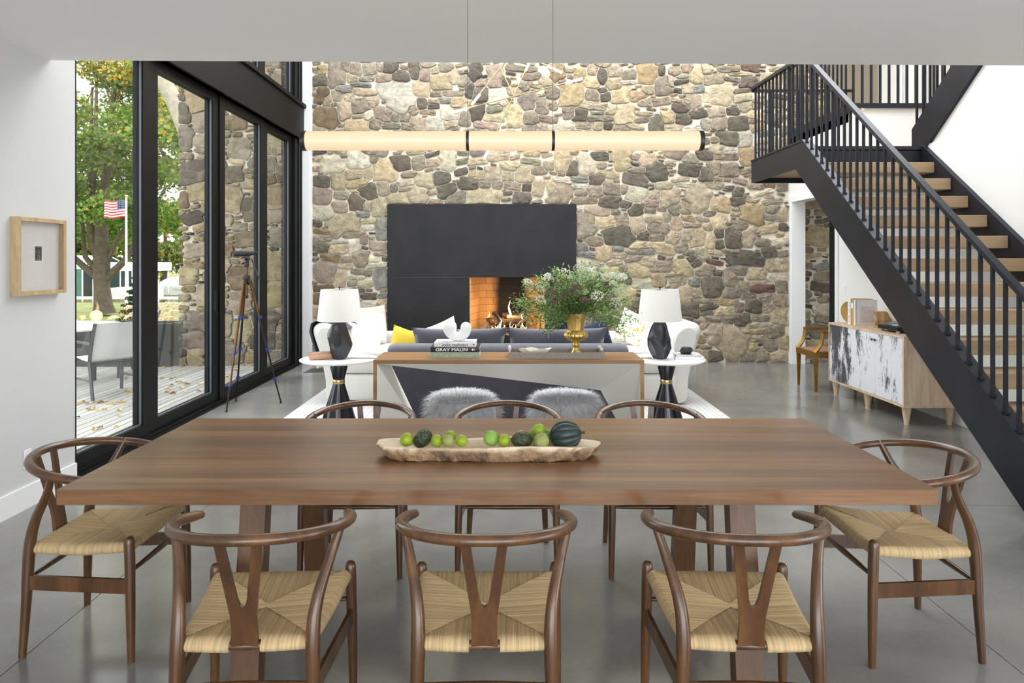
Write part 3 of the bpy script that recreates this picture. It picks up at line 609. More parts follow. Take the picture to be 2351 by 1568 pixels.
# ------------------------------------------------------------------ wishbone dining chairs
def wishbone(label, group):
    t = thing('dining_chair', (0, 0, 0), label, 'chair', group)
    # bent top rail
    P = []; R = []
    for i in range(41):
        a = math.radians(-116 + 232*i/40)
        e = abs(a)/math.radians(116)
        z = .752 - .058*e**1.6
        P.append((.272*math.sin(a), -.02-.26*math.cos(a), z)); R.append(.0185 if e < .9 else .0185*(1-.22*((e-.9)/.1)**2))
    m = MB(); m.rtube(P, R, 12, 4, up=(0,0,1), flat=(1.05, .92))
    m.build('top_rail', CHAIRWOOD, t, True)
    def curve(pts, n=18):
        pts = [Vector(p) for p in pts]; out = []
        ex = [2*pts[0]-pts[1]] + pts + [2*pts[-1]-pts[-2]]
        for i in range(1, len(ex)-2):
            for k in range(n//(len(pts)-1)+1):
                u = k/(n//(len(pts)-1)+1)
                p0, p1, p2, p3 = ex[i-1:i+3]
                out.append(.5*((2*p1)+(p2-p0)*u+(2*p0-5*p1+4*p2-p3)*u*u+(3*p1-p0-3*p2+p3)*u**3))
        return out + [pts[-1]]
    for s in (-1, 1):
        c = curve([(s*.213, -.222, 0), (s*.203, -.214, .2), (s*.196, -.205, .42), (s*.203, -.178, .53), (s*.232, -.115, .64), (s*.262, -.075, .735)], 36)
        R = [.0135 + .0085*min(1, p.z/.40) if p.z < .42 else max(.0125, .022-.03*(p.z-.42)) for p in c]
        m = MB(); m.tube(c, R, 12); m.build('rear_leg', CHAIRWOOD, t, True)
        P = [(s*.243, .218, 0), (s*.240, .214, .2), (s*.236, .209, .40), (s*.235, .206, .455), (s*.235, .206, .472), (s*.235, .206, .480), (s*.235, .206, .483)]
        m = MB(); m.tube(P, [.0135, .0175, .0195, .0195, .0175, .012, .004], 14); m.build('front_leg', CHAIRWOOD, t, True)
        for q in ((s*.243, .218), (s*.213, -.222)):
            pass
        m = MB(); V = []
        for (x, y_) in ((s*.240, .214), (s*.203, -.212)):
            V += [(x-.006, y_, .262), (x+.006, y_, .262), (x+.006, y_, .318), (x-.006, y_, .318)]
        V2 = [V[i] for i in (0,1,2,3,4,5,6,7)]
        m.add(V2, [(0,1,2,3), (7,6,5,4), (0,4,5,1), (1,5,6,2), (2,6,7,3), (3,7,4,0)]); m.build('side_stretcher', CHAIRWOOD, t)
    for yy, xx, zz in ((.213, .236, .345), (-.213, .2, .30)):
        m = MB(); m.tube([(-xx, yy, zz), (-xx*.5, yy, zz), (0, yy, zz), (xx*.5, yy, zz), (xx, yy, zz)], [.007, .0105, .0125, .0105, .007], 10); m.build('stretcher', CHAIRWOOD, t, True)
    for s in (-1, 1):
        g = MB(); g.lathe([(.013, 0), (.013, .004)], 12, (s*.243, .218, -.0)); g.lathe([(.013, 0), (.013, .004)], 12, (s*.213, -.222, 0)); g.build('glide', plain('glide%d' % s, (.7, .7, .68), .5) if 'glide%d' % s not in bpy.data.materials else bpy.data.materials['glide%d' % s], t)
    # rear seat rail and Y splat
    m = MB(); m.tube([(-.19, -.194, .413), (-.1, -.199, .412), (0, -.203, .411), (.1, -.199, .412), (.19, -.194, .413)], .0125, 12); m.build('seat_rail', CHAIRWOOD, t, True)
    half = [(.040, .405), (.037, .47), (.038, .51), (.050, .60), (.0605, .68), (.068, .748)]
    inn = [(.040, .748), (.031, .68), (.0145, .565), (.0075, .543), (0, .538)]
    pts = half + inn[:-1] + [inn[-1]] + [(-x, z) for x, z in reversed(inn[:-1])] + [(-x, z) for x, z in reversed(half)]
    def lean(z): return -.206 - .068*((z-.405)/.343)**1.25
    n = len(pts); th = .0065
    V = [(x, lean(z)-th, z) for x, z in pts] + [(x, lean(z)+th, z) for x, z in pts]
    # strips so that the outline stays a clean Y
    Fc = []
    rows_o = [(i, n-1-i) for i in range(6)]
    idx = {p: i for i, p in enumerate(pts)}
    def both(f): Fc.append(tuple(f)); Fc.append(tuple(i+n for i in reversed(f)))
    # stem: outer rows 0..2 plus notch floor
    io = list(range(6)); ii = list(range(6, 11)); mi = 10
    jo = [n-1-k for k in range(6)]; ji = [n-1-k for k in range(6, 10)]
    both([io[0], jo[0], jo[1], io[1]]); both([io[1], jo[1], jo[2], io[2]])
    both([io[2], jo[2], mi]); both([io[2], mi, 9]); both([jo[2], ji[3], mi])
    both([io[2], 9, 8]); both([io[2], 8, io[3]]); both([io[3], 8, 7, io[4]]); both([io[4], 7, 6, io[5]])
    both([jo[2], ji[2], ji[3]]); both([jo[2], jo[3], ji[2]]); both([jo[3], jo[4], ji[1], ji[2]]); both([jo[4], jo[5], ji[0], ji[1]])
    for i in range(n):
        j = (i+1) % n; Fc.append((i, j, n+j, n+i))
    m = MB(); m.add(V, Fc); o = m.build('splat', CHAIRWOOD, t, False); smooth_mesh(o.data, 30)
    # woven cord seat: four fields of real cords meeting along the diagonals
    fr = [(-.232, .207), (.232, .207)]; re = [(-.192, -.203), (.192, -.203)]
    cz = lambda x, y_: .432 + .020*max(0, y_/.2) - .016*max(0, 1-abs(y_)/.2)*max(0, 1-abs(x)/.22)
    m = MB(); crg = random.Random(17); CC = srgb(186, 161, 121)
    def cgrid(seg, i0):
        m.grid(seg, colr=CC); nj = len(seg[0]); k0 = len(m.c)-len(seg)*nj; g = {}
        for a in range(len(seg)):
            ck = (i0+a)//sub; f_ = g.setdefault(ck, crg.uniform(.80, 1.10))
            for b_ in range(nj): m.c[k0+a*nj+b_] = tuple(x_*f_ for x_ in CC)
    hwid = lambda y_: .192 + .04*(y_+.203)/.41
    pit = .0047; sub = 4
    def wrap(edge, nrm, k):     # profile of a cord rolling over the rail: (outward, drop)
        return [(.0, 0), (.010, -.003), (.017, -.010), (.020, -.020), (.016, -.031), (.006, -.038)][k]
    mid = .012
    # front and rear fields: cords run along y
    for sgn, ye in ((1, .196), (-1, -.192)):
        hw = hwid(ye) - .006
        nc = int(2*hw/pit); rows = []
        for i in range(nc*sub+1):
            x = -hw + 2*hw*i/(nc*sub)
            gapx = sgn < 0 and abs(x) < .046
            bump = .0019*abs(math.sin(PI*i/sub)) + .0006*math.sin(i*.37)*math.sin(i*.11)
            fall = abs(x)/hw
            yin = mid + (ye-mid)*fall
            row = []
            for k in range(6):
                yy = yin + (ye-yin)*k/5
                row.append((x*(1-.10*(1-k/5)*0), yy, cz(x, yy)+bump+.002*(1-fall)))
            for k in range(1, 6):
                dy, dz = wrap(0, 0, k if not gapx else min(k, 1))
                arc = .012*(1-(x/hw)**2) if sgn < 0 else .004*(1-(x/hw)**2)
                row.append((x, ye+sgn*(dy+(0 if gapx else arc)*min(1, k/3)), cz(x, ye)+dz+bump*.5))
            rows.append(row)
        seg = []
        for r_ in rows + [None]:
            if r_ is None:
                if len(seg) > 1: cgrid(seg, 0)
                seg = []
            else: seg.append(r_)
    # side fields: cords run along x
    for sgn in (-1, 1):
        y0, y1 = -.190, .196; nc = int((y1-y0)/pit); rows = []
        for i in range(nc*sub+1):
            yy = y0 + (y1-y0)*i/(nc*sub); xe = (hwid(yy)-.006)
            bump = .0017*abs(math.sin(PI*i/sub)) + .0006*math.sin(i*.31)*math.sin(i*.13)
            fall = (yy-mid)/(y1-mid) if yy > mid else (mid-yy)/(mid-y0)
            fall = min(1, max(0, abs(fall)))
            xin = min(xe, (hwid(.196 if yy > mid else -.192)-.006)*fall)-.007; row = []
            for k in range(6):
                x = xin + (xe-xin)*k/5
                row.append((sgn*x, yy, cz(x, yy)+bump+.0035*(1-fall)+.003))
            for k in range(1, 6):
                dy, dz = wrap(0, 0, k); row.append((sgn*(xe+dy*.8), yy, cz(xe, yy)+dz+.003))
            rows.append(row)
        cgrid(rows, 0)
    m.build('woven_seat', CORD, t, 60)
    return t
G = 'walnut wishbone chairs round the dining table'
c0 = wishbone('near-side wishbone chair at the middle of the table, its back to the viewer', G)
c0.location = (-.066, 2.285, 0)
copy_tree(c0, (-.780, 2.285, 0), .045, 'near-side wishbone chair on the left, its back to the viewer')
copy_tree(c0, (.725, 2.285, 0), -.035, 'near-side wishbone chair on the right, its back to the viewer')
copy_tree(c0, (-.765, 3.65, 0), PI, 'far-side wishbone chair in front of the left hourglass side table')
copy_tree(c0, (.002, 3.65, 0), PI, 'far-side wishbone chair at the middle, in front of the fur stools')
copy_tree(c0, (.750, 3.65, 0), PI, 'far-side wishbone chair in front of the right hourglass side table')
copy_tree(c0, (-1.665, 2.96, 0), -PI/2, 'wishbone chair at the table end beside the framed picture')
copy_tree(c0, (1.605, 2.925, 0), PI/2, 'wishbone chair at the table end beside the staircase')

# ------------------------------------------------------------------ linear pendant lamp over the table
pl = thing('pendant_lamp', (-.03, 3.0, 2.055), 'long horizontal tube pendant glowing warm white with black rings', 'pendant lamp')
def glow():
    m, nt, b = nm('opal_glow'); b.inputs['Base Color'].default_value = (.30, .27, .23, 1); b.inputs['Roughness'].default_value = .4
    b.inputs['Emission Color'].default_value = (1.0, .72, .40, 1); b.inputs['Emission Strength'].default_value = .32
    return m
OPAL = glow()
x0, x1 = -.84, .862; rr = .0405
def along(xa, xb, r, name, mat, par, seg=40, ca=None):
    m = MB(); m.tube([(xa, 0, 0), (xb, 0, 0)], r, seg, up=(0,0,1)); return m.build(name, mat, par, True)
cuts = [x0+.014, -.1365, .2255, x1-.014]
for a, b in zip(cuts[:-1], cuts[1:]): along(a+.005, b-.005, rr, 'tube_section', OPAL, pl)
along(x0, x0+.016, rr+.002, 'end_cap', BLACK, pl); along(x1-.016, x1, rr+.002, 'end_cap', BLACK, pl)
for xc in cuts[1:3]: along(xc-.006, xc+.006, rr+.002, 'ring', BLACK, pl)
for xc in cuts[1:3]:
    m = MB(); m.tube([(xc, 0, rr), (xc, 0, CH-2.055)], .0014, 6); m.build('suspension_cable', plain('cable%d' % int(xc*100), srgb(120, 115, 95), .4, metal=.6), pl)
# ------------------------------------------------------------------ fireplace
fp = thing('fireplace', (-.38, YB-.05, 0), 'blackened steel fireplace surround with a lit brick firebox', 'fireplace')
FPO = Vector((-.38, YB-.05, 0))
YF = YB - .05
def fb(m, name, mat, smooth=False): return sb(m, name, mat, fp, smooth, FPO)
OX0, OX1, OZ0, OZ1 = -.565, .575, .40, 1.285
m = MB(); m.rbox(PANEL[0], PANEL[1], YF, YB+.03, OZ1+.001, PANEL[3], .003, 1); fb(m, 'steel_panel', STEELPANEL)
m = MB(); m.rbox(PANEL[0], OX0, YF, YB+.03, 0, OZ1-.001, .003, 1); fb(m, 'steel_panel', STEELPANEL)
m = MB(); m.rbox(OX1, PANEL[1], YF, YB+.03, 0, OZ1-.001, .003, 1); fb(m, 'steel_panel', STEELPANEL)
m = MB(); m.rbox(OX0, OX1, YF, YB+.03, 0, OZ0, .003, 1); fb(m, 'steel_panel', STEELPANEL)
def firebrick():
    m, nt, b = nm('fire_brick'); N = nt.nodes; L = nt.links
    g = N.new('ShaderNodeNewGeometry'); oi = N.new('ShaderNodeObjectInfo')
    n = N.new('ShaderNodeTexNoise'); n.inputs['Scale'].default_value = 3; n.inputs['Detail'].default_value = 4; L.new(g.outputs['Position'], n.inputs['Vector'])
    sp = N.new('ShaderNodeSeparateXYZ'); L.new(g.outputs['Position'], sp.inputs[0])
    # soot stain on the back wall
    a = N.new('ShaderNodeMath'); a.operation = 'SUBTRACT'; a.inputs[1].default_value = .06; L.new(sp.outputs['X'], a.inputs[0])
    ab = N.new('ShaderNodeMath'); ab.operation = 'ABSOLUTE'; L.new(a.outputs[0], ab.inputs[0])
    ad = N.new('ShaderNodeMath'); ad.operation = 'MULTIPLY_ADD'; ad.inputs[1].default_value = .16; L.new(n.outputs['Fac'], ad.inputs[0]); L.new(ab.outputs[0], ad.inputs[2])
    mr = N.new('ShaderNodeMapRange'); mr.inputs['From Min'].default_value = .27; mr.inputs['From Max'].default_value = .42; mr.interpolation_type = 'SMOOTHSTEP'; L.new(ad.outputs[0], mr.inputs['Value'])
    mx = N.new('ShaderNodeMix'); mx.data_type = 'RGBA'; L.new(mr.outputs[0], mx.inputs['Factor'])
    mx.inputs['A'].default_value = (.012, .011, .01, 1); mx.inputs['B'].default_value = (*srgb(206, 160, 104), 1)
    h = N.new('ShaderNodeHueSaturation'); L.new(mx.outputs['Result'], h.inputs['Color'])
    v = N.new('ShaderNodeMath'); v.operation = 'MULTIPLY_ADD'; v.inputs[1].default_value = .2; v.inputs[2].default_value = .9; L.new(oi.outputs['Random'], v.inputs[0]); L.new(v.outputs[0], h.inputs['Value'])
    L.new(h.outputs[0], b.inputs['Base Color']); b.inputs['Roughness'].default_value = .85
    return m
FBRICK = firebrick()
BX0, BX1, BY = -.44, .45, 11.13
sh = MB(); DARKB = plain('fire_mortar', srgb(120, 92, 62), .9)
sh.add([(OX0, YF, OZ0), (OX1, YF, OZ0), (BX1, BY+.02, OZ0), (BX0, BY+.02, OZ0), (OX0, YF, OZ1), (OX1, YF, OZ1), (BX1, BY+.02, OZ1), (BX0, BY+.02, OZ1)],
       [(0,1,2,3), (4,7,6,5), (0,3,7,4), (1,5,6,2), (3,2,6,7)])
fb(sh, 'firebox', DARKB)
rows = 8; rh = (OZ1-OZ0)/rows
def brick_run(p0, p1, off):
    p0 = Vector((*p0, 0)); p1 = Vector((*p1, 0)); Ln = (p1-p0).length; d = (p1-p0)/Ln; nrm = Vector((d.y, -d.x, 0))
    for r_ in range(rows):
        x = -off if r_ % 2 else 0.0
        while x < Ln-.01:
            a, b_ = max(x, 0)+.002, min(x+.225, Ln)-.002
            if b_-a > .02:
                A, B = p0+d*a, p0+d*b_; z0, z1 = OZ0+r_*rh+.002, OZ0+(r_+1)*rh-.002
                m = MB(); V = [A, B, B+nrm*.018, A+nrm*.018]
                m.add([(q.x, q.y, z0) for q in V]+[(q.x, q.y, z1) for q in V], [(3,2,1,0), (4,5,6,7), (0,1,5,4), (1,2,6,5), (2,3,7,6), (3,0,4,7)])
                fb(m, 'brick', FBRICK)
            x += .225
brick_run((BX0, BY), (BX1, BY), .1125)
brick_run((OX0, YF+.01), (BX0, BY), .1125)
brick_run((BX1, BY), (OX1, YF+.01), .1125)
m = MB(); V = Vector((.515, 10.80, .60)); m.rbox(.49, .512, 10.76, 10.84, .50, .64, .004, 1); fb(m, 'key_plate', plain('pewter', srgb(150, 130, 105), .4, metal=.6))
# crushed rock bed
rk = MB(); r2 = random.Random(5)
for i in range(900):
    X = r2.uniform(-.53, .54); Y = r2.uniform(YF+.02, 11.08)
    s = r2.uniform(.010, .022); g = r2.uniform(.05, .30)
    rk.ball((X, Y, OZ0+s*.4+r2.uniform(0, .02)), s, 5, 3, (1, r2.uniform(.7, 1), r2.uniform(.6, .9)), colr=(g, g*.97, g*.92))
o = fb(rk, 'crushed_rock', vcol('rock', .7, 0, 1, 0)); o['kind'] = 'stuff'
# grate
gt = thing('fire_grate', (.0, 10.82, OZ0), 'black iron fire grate holding the burning logs', 'grate')
IRON = plain('cast_iron', srgb(40, 38, 38), .5, metal=.5)
for k in range(11):
    X = -.24 + k*.055
    m = MB(); m.tube([(X, .12, .10), (X, -.10, .09), (X, -.125, .13), (X, -.13, .20)], .007, 6); m.build('bar', IRON, gt, True)
m = MB(); m.tube([(-.28, -.10, .08), (.36, -.10, .08)], .010, 6); m.build('cross_bar', plain('hot_iron', srgb(150, 150, 155), .4, metal=.5), gt)
m = MB(); m.tube([(-.28, .10, .08), (.36, .10, .08)], .009, 6); m.build('cross_bar', IRON, gt)
for X in (-.24, .33):
    for Y in (-.10, .10):
        m = MB(); m.tube([(X, Y, 0), (X, Y, .085)], .009, 6); m.build('leg', IRON, gt)
BARK = plain('charred_bark', srgb(44, 32, 26), .9, bump=1.0, bscale=30, var=.6, vscale=14)
PALEBARK = plain('grey_bark', srgb(132, 108, 82), .9, bump=1.0, bscale=30, var=.35, vscale=12)
def log(p0, p1, r, mat, label):
    p0 = Vector(p0); p1 = Vector(p1); c = (p0+p1)/2; n = 9; rg = random.Random(int(r*1e5)+int(p0.x*100))
    P = [p0.lerp(p1, i/n)-c + Vector((0, 0, rg.uniform(-.006, .006))) for i in range(n+1)]
    m = MB(); m.tube(P, [r*rg.uniform(.86, 1.1) for _ in P], 9)
    tag(m.build('log', mat, None, True, loc=c), label, 'log', 'logs in the fireplace')
z = OZ0
log((-.30, 10.86, z+.20), (-.05, 10.84, z+.20), .055, BARK, 'round charred log lying at the left of the grate')
log((-.21, 10.76, z+.35), (-.055, 10.70, z+.17), .033, BARK, 'charred log leaning down to the right across the stack')
log((-.44, 10.70, z+.03), (-.28, 10.76, z+.17), .035, PALEBARK, 'grey barked log propped at the left below the grate')
log((-.08, 10.80, z+.20), (.22, 10.78, z+.20), .050, BARK, 'thick charred log across the middle of the grate')
log((-.07, 10.92, z+.29), (.30, 10.94, z+.30), .048, BARK, 'charred log at the back on top of the stack')
log((.00, 10.83, z+.28), (.20, 10.80, z+.265), .030, PALEBARK, 'pale log lying over the middle of the burning stack')
log((.16, 10.70, z+.15), (.33, 10.76, z+.29), .024, PALEBARK, 'thin grey log leaning up to the right on the stack')
log((.10, 10.68, z+.035), (.30, 10.72, z+.04), .036, PALEBARK, 'flat pale log chunk on the gravel below the grate')
FLAME = emit('flame', (1.0, .42, .09), 2.6); FLAMEH = emit('flame_core', (1.0, .62, .24), 4.5)
def flame(x, y, z, h, w, hot, label):
    rg = random.Random(int(x*1000)); P = []
    for i in range(9):
        u = i/8; P.append((rg.uniform(-.012, .012)*u + .012*math.sin(u*6+x*30), 0, h*u))
    m = MB(); m.tube(P, [w*max(.03, math.sin(PI*(.12+.88*min(1, .25+u*.78)))*(1-.35*u)) if u < .99 else .0008 for u in [i/8 for i in range(9)]], 8, flat=(1, .6))
    tag(m.build('flame', FLAMEH if hot else FLAME, None, True, loc=(x, y, z)), label, 'flame', 'flames in the fireplace')
fl_lab = 'small orange flame licking through the bars of the grate'
flame(.045, 10.80, OZ0+.28, .25, .030, True, 'tall orange flame rising above the middle of the logs')
flame(-.28, 10.90, OZ0+.24, .11, .022, False, 'small flame at the far left behind the round log')
flame(-.10, 10.68, OZ0+.10, .16, .026, True, 'leaning flame under the diagonal charred log')
for i, (x, h, w) in enumerate(((-.23, .06, .02), (-.17, .11, .02), (-.13, .09, .022), (-.05, .10, .018), (.05, .12, .020), (.09, .10, .022), (.13, .08, .018), (.20, .11, .020), (.25, .13, .024), (.30, .07, .016))):
    flame(x, 10.73 + .01*(i % 3), OZ0+.085, h, w, i % 2 == 0, fl_lab)
flame(.235, 10.80, OZ0+.22, .10, .024, True, 'flame between the pale log and the thin leaning log')
for loc, e in (((.0, 10.72, OZ0+.30), 3.2), ((-.22, 10.80, OZ0+.22), 2.0), ((.25, 10.78, OZ0+.22), 1.2)):
    ld = bpy.data.lights.new('fire_light', 'POINT'); ld.energy = e; ld.color = (1, .56, .22); ld.shadow_soft_size = .08
    lo_ = bpy.data.objects.new('fire_light', ld); col.objects.link(lo_); lo_.location = loc

# ------------------------------------------------------------------ rug
def rugmat():
    m, nt, b = nm('woven_rug'); N = nt.nodes; L = nt.links
    tc = N.new('ShaderNodeTexCoord'); mp = N.new('ShaderNodeMapping'); L.new(tc.outputs['Object'], mp.inputs['Vector'])
    br = N.new('ShaderNodeTexBrick'); L.new(mp.outputs[0], br.inputs['Vector']); mp.inputs['Rotation'].default_value = (0, 0, 0)
    br.inputs['Scale'].default_value = 1; br.inputs['Brick Width'].default_value = .11; br.inputs['Row Height'].default_value = .034; br.inputs['Mortar Size'].default_value = .0075; br.offset = .5
    br.inputs['Color1'].default_value = (*srgb(232, 230, 226), 1); br.inputs['Color2'].default_value = (*srgb(220, 218, 214), 1); br.inputs['Mortar'].default_value = (*srgb(118, 116, 122), 1)
    n = N.new('ShaderNodeTexNoise'); n.inputs['Scale'].default_value = 60; L.new(tc.outputs['Object'], n.inputs['Vector'])
    mx = N.new('ShaderNodeMix'); mx.data_type = 'RGBA'; L.new(n.outputs['Fac'], mx.inputs['Factor']); L.new(br.outputs['Color'], mx.inputs['A']); mx.inputs['B'].default_value = (*srgb(226, 224, 220), 1)
    L.new(mx.outputs['Result'], b.inputs['Base Color']); b.inputs['Roughness'].default_value = .95; b.inputs['Specular IOR Level'].default_value = .05
    bp = N.new('ShaderNodeBump'); bp.inputs['Strength'].default_value = .5; bp.inputs['Distance'].default_value = .006; L.new(br.outputs['Fac'], bp.inputs['Height']); bp.invert = True; L.new(bp.outputs['Normal'], b.inputs['Normal'])
    return m
m = MB(); m.rbox(-2.17, 2.17, -1.9, 1.9, 0, .014, .006, 2)
tag(m.build('area_rug', rugmat(), None, False, loc=(0, 7.25, 0)), 'pale woven rug with a fine grey broken-stripe pattern under the sofas', 'rug')
RZ = .014

# ------------------------------------------------------------------ console table behind the grey sofa
cs = thing('console_table', (.013, 5.495, RZ), 'walnut console table with a faceted pale inner shell behind the grey sofa', 'console table')
CSO = Vector((.013, 5.495, RZ))
CXa, CXb, CYa, CYb, CZ = -.997, 1.023, 5.26, 5.73, .80
def cb(m, name, mat, smooth=False): return sb(m, name, mat, cs, smooth, CSO)
T = .027
m = MB(); m.box(CXa, CXb, CYa, CYb, CZ-T, CZ); cb(m, 'top', CONSOLEWOOD)
m = MB(); m.box(CXa, CXa+T, CYa, CYb, RZ, CZ-T); cb(m, 'side_panel', CONSOLEWOOD)
m = MB(); m.box(CXb-T, CXb, CYa, CYb, RZ, CZ-T); cb(m, 'side_panel', CONSOLEWOOD)
m = MB(); m.box(CXa+T, CXb-T, CYa, CYb, RZ, RZ+T); cb(m, 'bottom_panel', CONSOLEWOOD)
SHELL = plain('pale_grey_lacquer', srgb(234, 231, 223), .45)
fa = [Vector(p) for p in ((CXa+T, CYa+.004, CZ-T), (CXb-T, CYa+.004, CZ-T), (CXb-T, CYa+.004, RZ+T), (CXa+T, CYa+.004, RZ+T))]
ba = [Vector(p) for p in ((-.94, CYb, .694), (.76, CYb, .489), (.99, CYb, .06), (-.64, CYb, .06))]
m = MB(); m.add([fa[0], fa[1], ba[1], ba[0]], [(0, 1, 2), (0, 2, 3)]); cb(m, 'upper_facet', SHELL)
m = MB(); m.add([fa[1], fa[2], ba[2], ba[1]], [(0, 1, 2), (0, 2, 3)]); cb(m, 'right_facet', SHELL)
m = MB(); m.add([fa[3], fa[0], ba[0], ba[3]], [(0, 1, 3), (1, 2, 3)]); cb(m, 'left_facet', SHELL)
m = MB(); m.add([fa[2], fa[3], ba[3], ba[2]], [(0, 1, 2), (0, 2, 3)]); cb(m, 'lower_facet', SHELL)

# ------------------------------------------------------------------ fur stools under the console
FUR = vcol('silver_fur', .7, 0, 1, 0, 1, .25)
def stool(xc, label, seed):
    t = thing('fur_stool', (xc, 5.73, RZ), label, 'stool', 'silver fur stools under the console table')
    m = MB(); R0, H0 = .255, .40
    m.lathe([(R0-.04, .06), (R0, .10), (R0+.01, .25), (R0-.01, .36), (R0-.06, .41), (.10, .43), (0.0, .435)], 28); m.build('cushion', plain('fur_base%d' % seed, srgb(196, 196, 200), .9), t, True)
    for k in range(4):
        a = PI/4+k*PI/2; g = MB(); g.tube([(.17*math.cos(a), .17*math.sin(a), 0), (.17*math.cos(a), .17*math.sin(a), .08)], .014, 8); g.build('leg', BLACK, t)
    rg = np.random.RandomState(seed); n = 9000; V = []; Fc = []; C = []
    for i in range(n):
        if i < n*.45:
            r_ = (R0-.02)*math.sqrt(rg.rand()); a = rg.rand()*2*PI; p = np.array([r_*math.cos(a), r_*math.sin(a), .425-.02*(r_/R0)**3]); nr = np.array([math.cos(a)*r_/R0*.9, math.sin(a)*r_/R0*.9, 1.0])
        else:
            a = rg.rand()*2*PI; zz = rg.uniform(.07, .41); p = np.array([(R0)*math.cos(a), R0*math.sin(a), zz]); nr = np.array([math.cos(a), math.sin(a), .25])
        nr = nr + rg.normal(0, .38, 3); nr /= np.linalg.norm(nr); Ln = rg.uniform(.055, .105)
        sd = np.cross(nr, [0, 0, 1.0]); sd = sd/(np.linalg.norm(sd)+1e-6); w_ = rg.uniform(.0014, .003)
        o = len(V); sag = np.array([rg.normal(0, .012), rg.normal(0, .012), -Ln*.42])
        for k in range(4):
            u = k/3; c = p + nr*Ln*u + sag*u*u; ww = w_*(1-u*.85)
            V += [tuple(c-sd*ww), tuple(c+sd*ww)]
        g = rg.uniform(.62, .95)*(1 if rg.rand() > .10 else .5)
        C += [(g, g, g*1.02)]*8
        Fc += [(o+2*k, o+2*k+1, o+2*k+3, o+2*k+2) for k in range(3)]
    mb = MB(); mb.v = V; mb.f = Fc; mb.c = C
    f = mb.build('fur', FUR, t); f['kind'] = 'stuff'
stool(-.367, 'shaggy silver fur stool on the left under the console table', 3)
stool(.47, 'shaggy silver fur stool on the right under the console table', 4)

# ------------------------------------------------------------------ grey sofa
sf = thing('grey_sofa', (.01, 6.95, RZ), 'dark grey sofa seen from behind, facing the fireplace', 'sofa')
def sfb(m, name, mat, smooth=50): return sb(m, name, mat, sf, smooth, Vector((.01, 6.95, RZ)))
m = MB(); n = 10; P = []
# back: leaning slab with softened top
prof = [(6.47, .10), (6.45, .45), (6.46, .69), (6.50, .735), (6.58, .755), (6.72, .755), (6.78, .73), (6.80, .60), (6.82, .10)]
for X, s in ((-1.10, 0), (-1.085, 1), (-1.05, 1), (0, 1), (1.05, 1), (1.105, 1), (1.12, 0)):
    P.append([(X*(1-.05*max(0, z_-.3)), y_, z_) if s else (X, 6.6+(y_-6.6)*.9, z_*.985) for y_, z_ in prof])
m.grid(P, True); m.add(P[0], [tuple(range(len(prof)))]); m.add(P[-1], [tuple(range(len(prof)-1, -1, -1))]); sfb(m, 'back', GREYFAB)
m = MB(); m.rbox(-1.08, 1.10, 6.80, 7.50, .10, .36, .04); sfb(m, 'base', GREYFAB)
m = MB(); m.rbox(-.90, .0, 6.82, 7.52, .362, .47, .05, 4); sfb(m, 'seat_cushion', GREYFAB)
m = MB(); m.rbox(.02, .92, 6.82, 7.52, .362, .47, .05, 4); sfb(m, 'seat_cushion', GREYFAB)
for a, b in ((-1.08, -.91), (.93, 1.10)):
    m = MB(); m.rbox(a, b, 6.80, 7.52, .362, .60, .05, 4); sfb(m, 'arm', GREYFAB)
for X in (-1.0, 1.02):
    for Y in (6.55, 7.42):
        m = MB(); m.tube([(X, Y, RZ), (X, Y, .10)], .02, 8); sfb(m, 'foot', BLACK)
def pillow_mesh(w, h, t, seed=1, nu=14):
    rg = random.Random(seed); m = MB()
    for sgn in (1, -1):
        P = []
        for i in range(nu+1):
            row = []
            for j in range(nu+1):
                u, v = -1+2*i/nu, -1+2*j/nu
                pin = 1 - .10*(1-abs(u)**2)*abs(v)**3 - .0
                pin2 = 1 - .10*(1-abs(v)**2)*abs(u)**3
                th = t/2*(max(0, (1-u**4)*(1-v**4)))**.55
                th *= 1 + .06*math.sin(5*u+seed)*math.cos(4*v)
                row.append((u*w/2*pin2, sgn*th, v*h/2*pin))
            P.append(row)
        m.grid(P)
    return m
def pillow(name, mat, w, h, t, loc, rot, seed=1, parent=None):
    m = pillow_mesh(w, h, t, seed); me = m.mesh(name, mat)
    bm = bmesh.new(); bm.from_mesh(me); bmesh.ops.remove_doubles(bm, verts=bm.verts, dist=.0005); bm.to_mesh(me); bm.free(); smooth_mesh(me, 80)
    return share(me, name, parent, loc, rot)
for i, (xa, xb) in enumerate(((-.93, .0), (.0, .98))):
    w_ = (xb-xa)
    o = pillow('back_cushion', GREYFAB, w_*1.02, .44, .20, (Vector(((xa+xb)/2, 6.90, .67))-Vector((.01, 6.95, RZ))), (-.18, 0, .02*(1-2*i)), 3+i, sf)
YEL = plain('mustard_cloth', srgb(222, 190, 60), .85, bump=.2, bscale=150); OFFW = plain('offwhite_linen', srgb(232, 228, 220), .9, bump=.4, bscale=140)
NAVY = plain('navy_knit', srgb(26, 40, 66), .9, bump=1.0, bscale=70, var=.3, vscale=60)
tag(pillow('throw_pillow', YEL, .50, .46, .16, (-.95, 7.03, .625), (-.30, .25, .0), 8), 'mustard yellow and white throw pillow on the grey sofa', 'pillow', 'pillows on the grey sofa')
tag(pillow('throw_pillow', OFFW, .48, .44, .15, (-.69, 7.12, .70), (-.35, -.35, .1), 9), 'off-white throw pillow with yellow edge on the grey sofa', 'pillow', 'pillows on the grey sofa')
tag(pillow('throw_pillow', NAVY, .50, .46, .17, (.83, 7.05, .685), (-.25, -.28, .1), 10), 'navy knitted throw pillow on the grey sofa', 'pillow', 'pillows on the grey sofa')

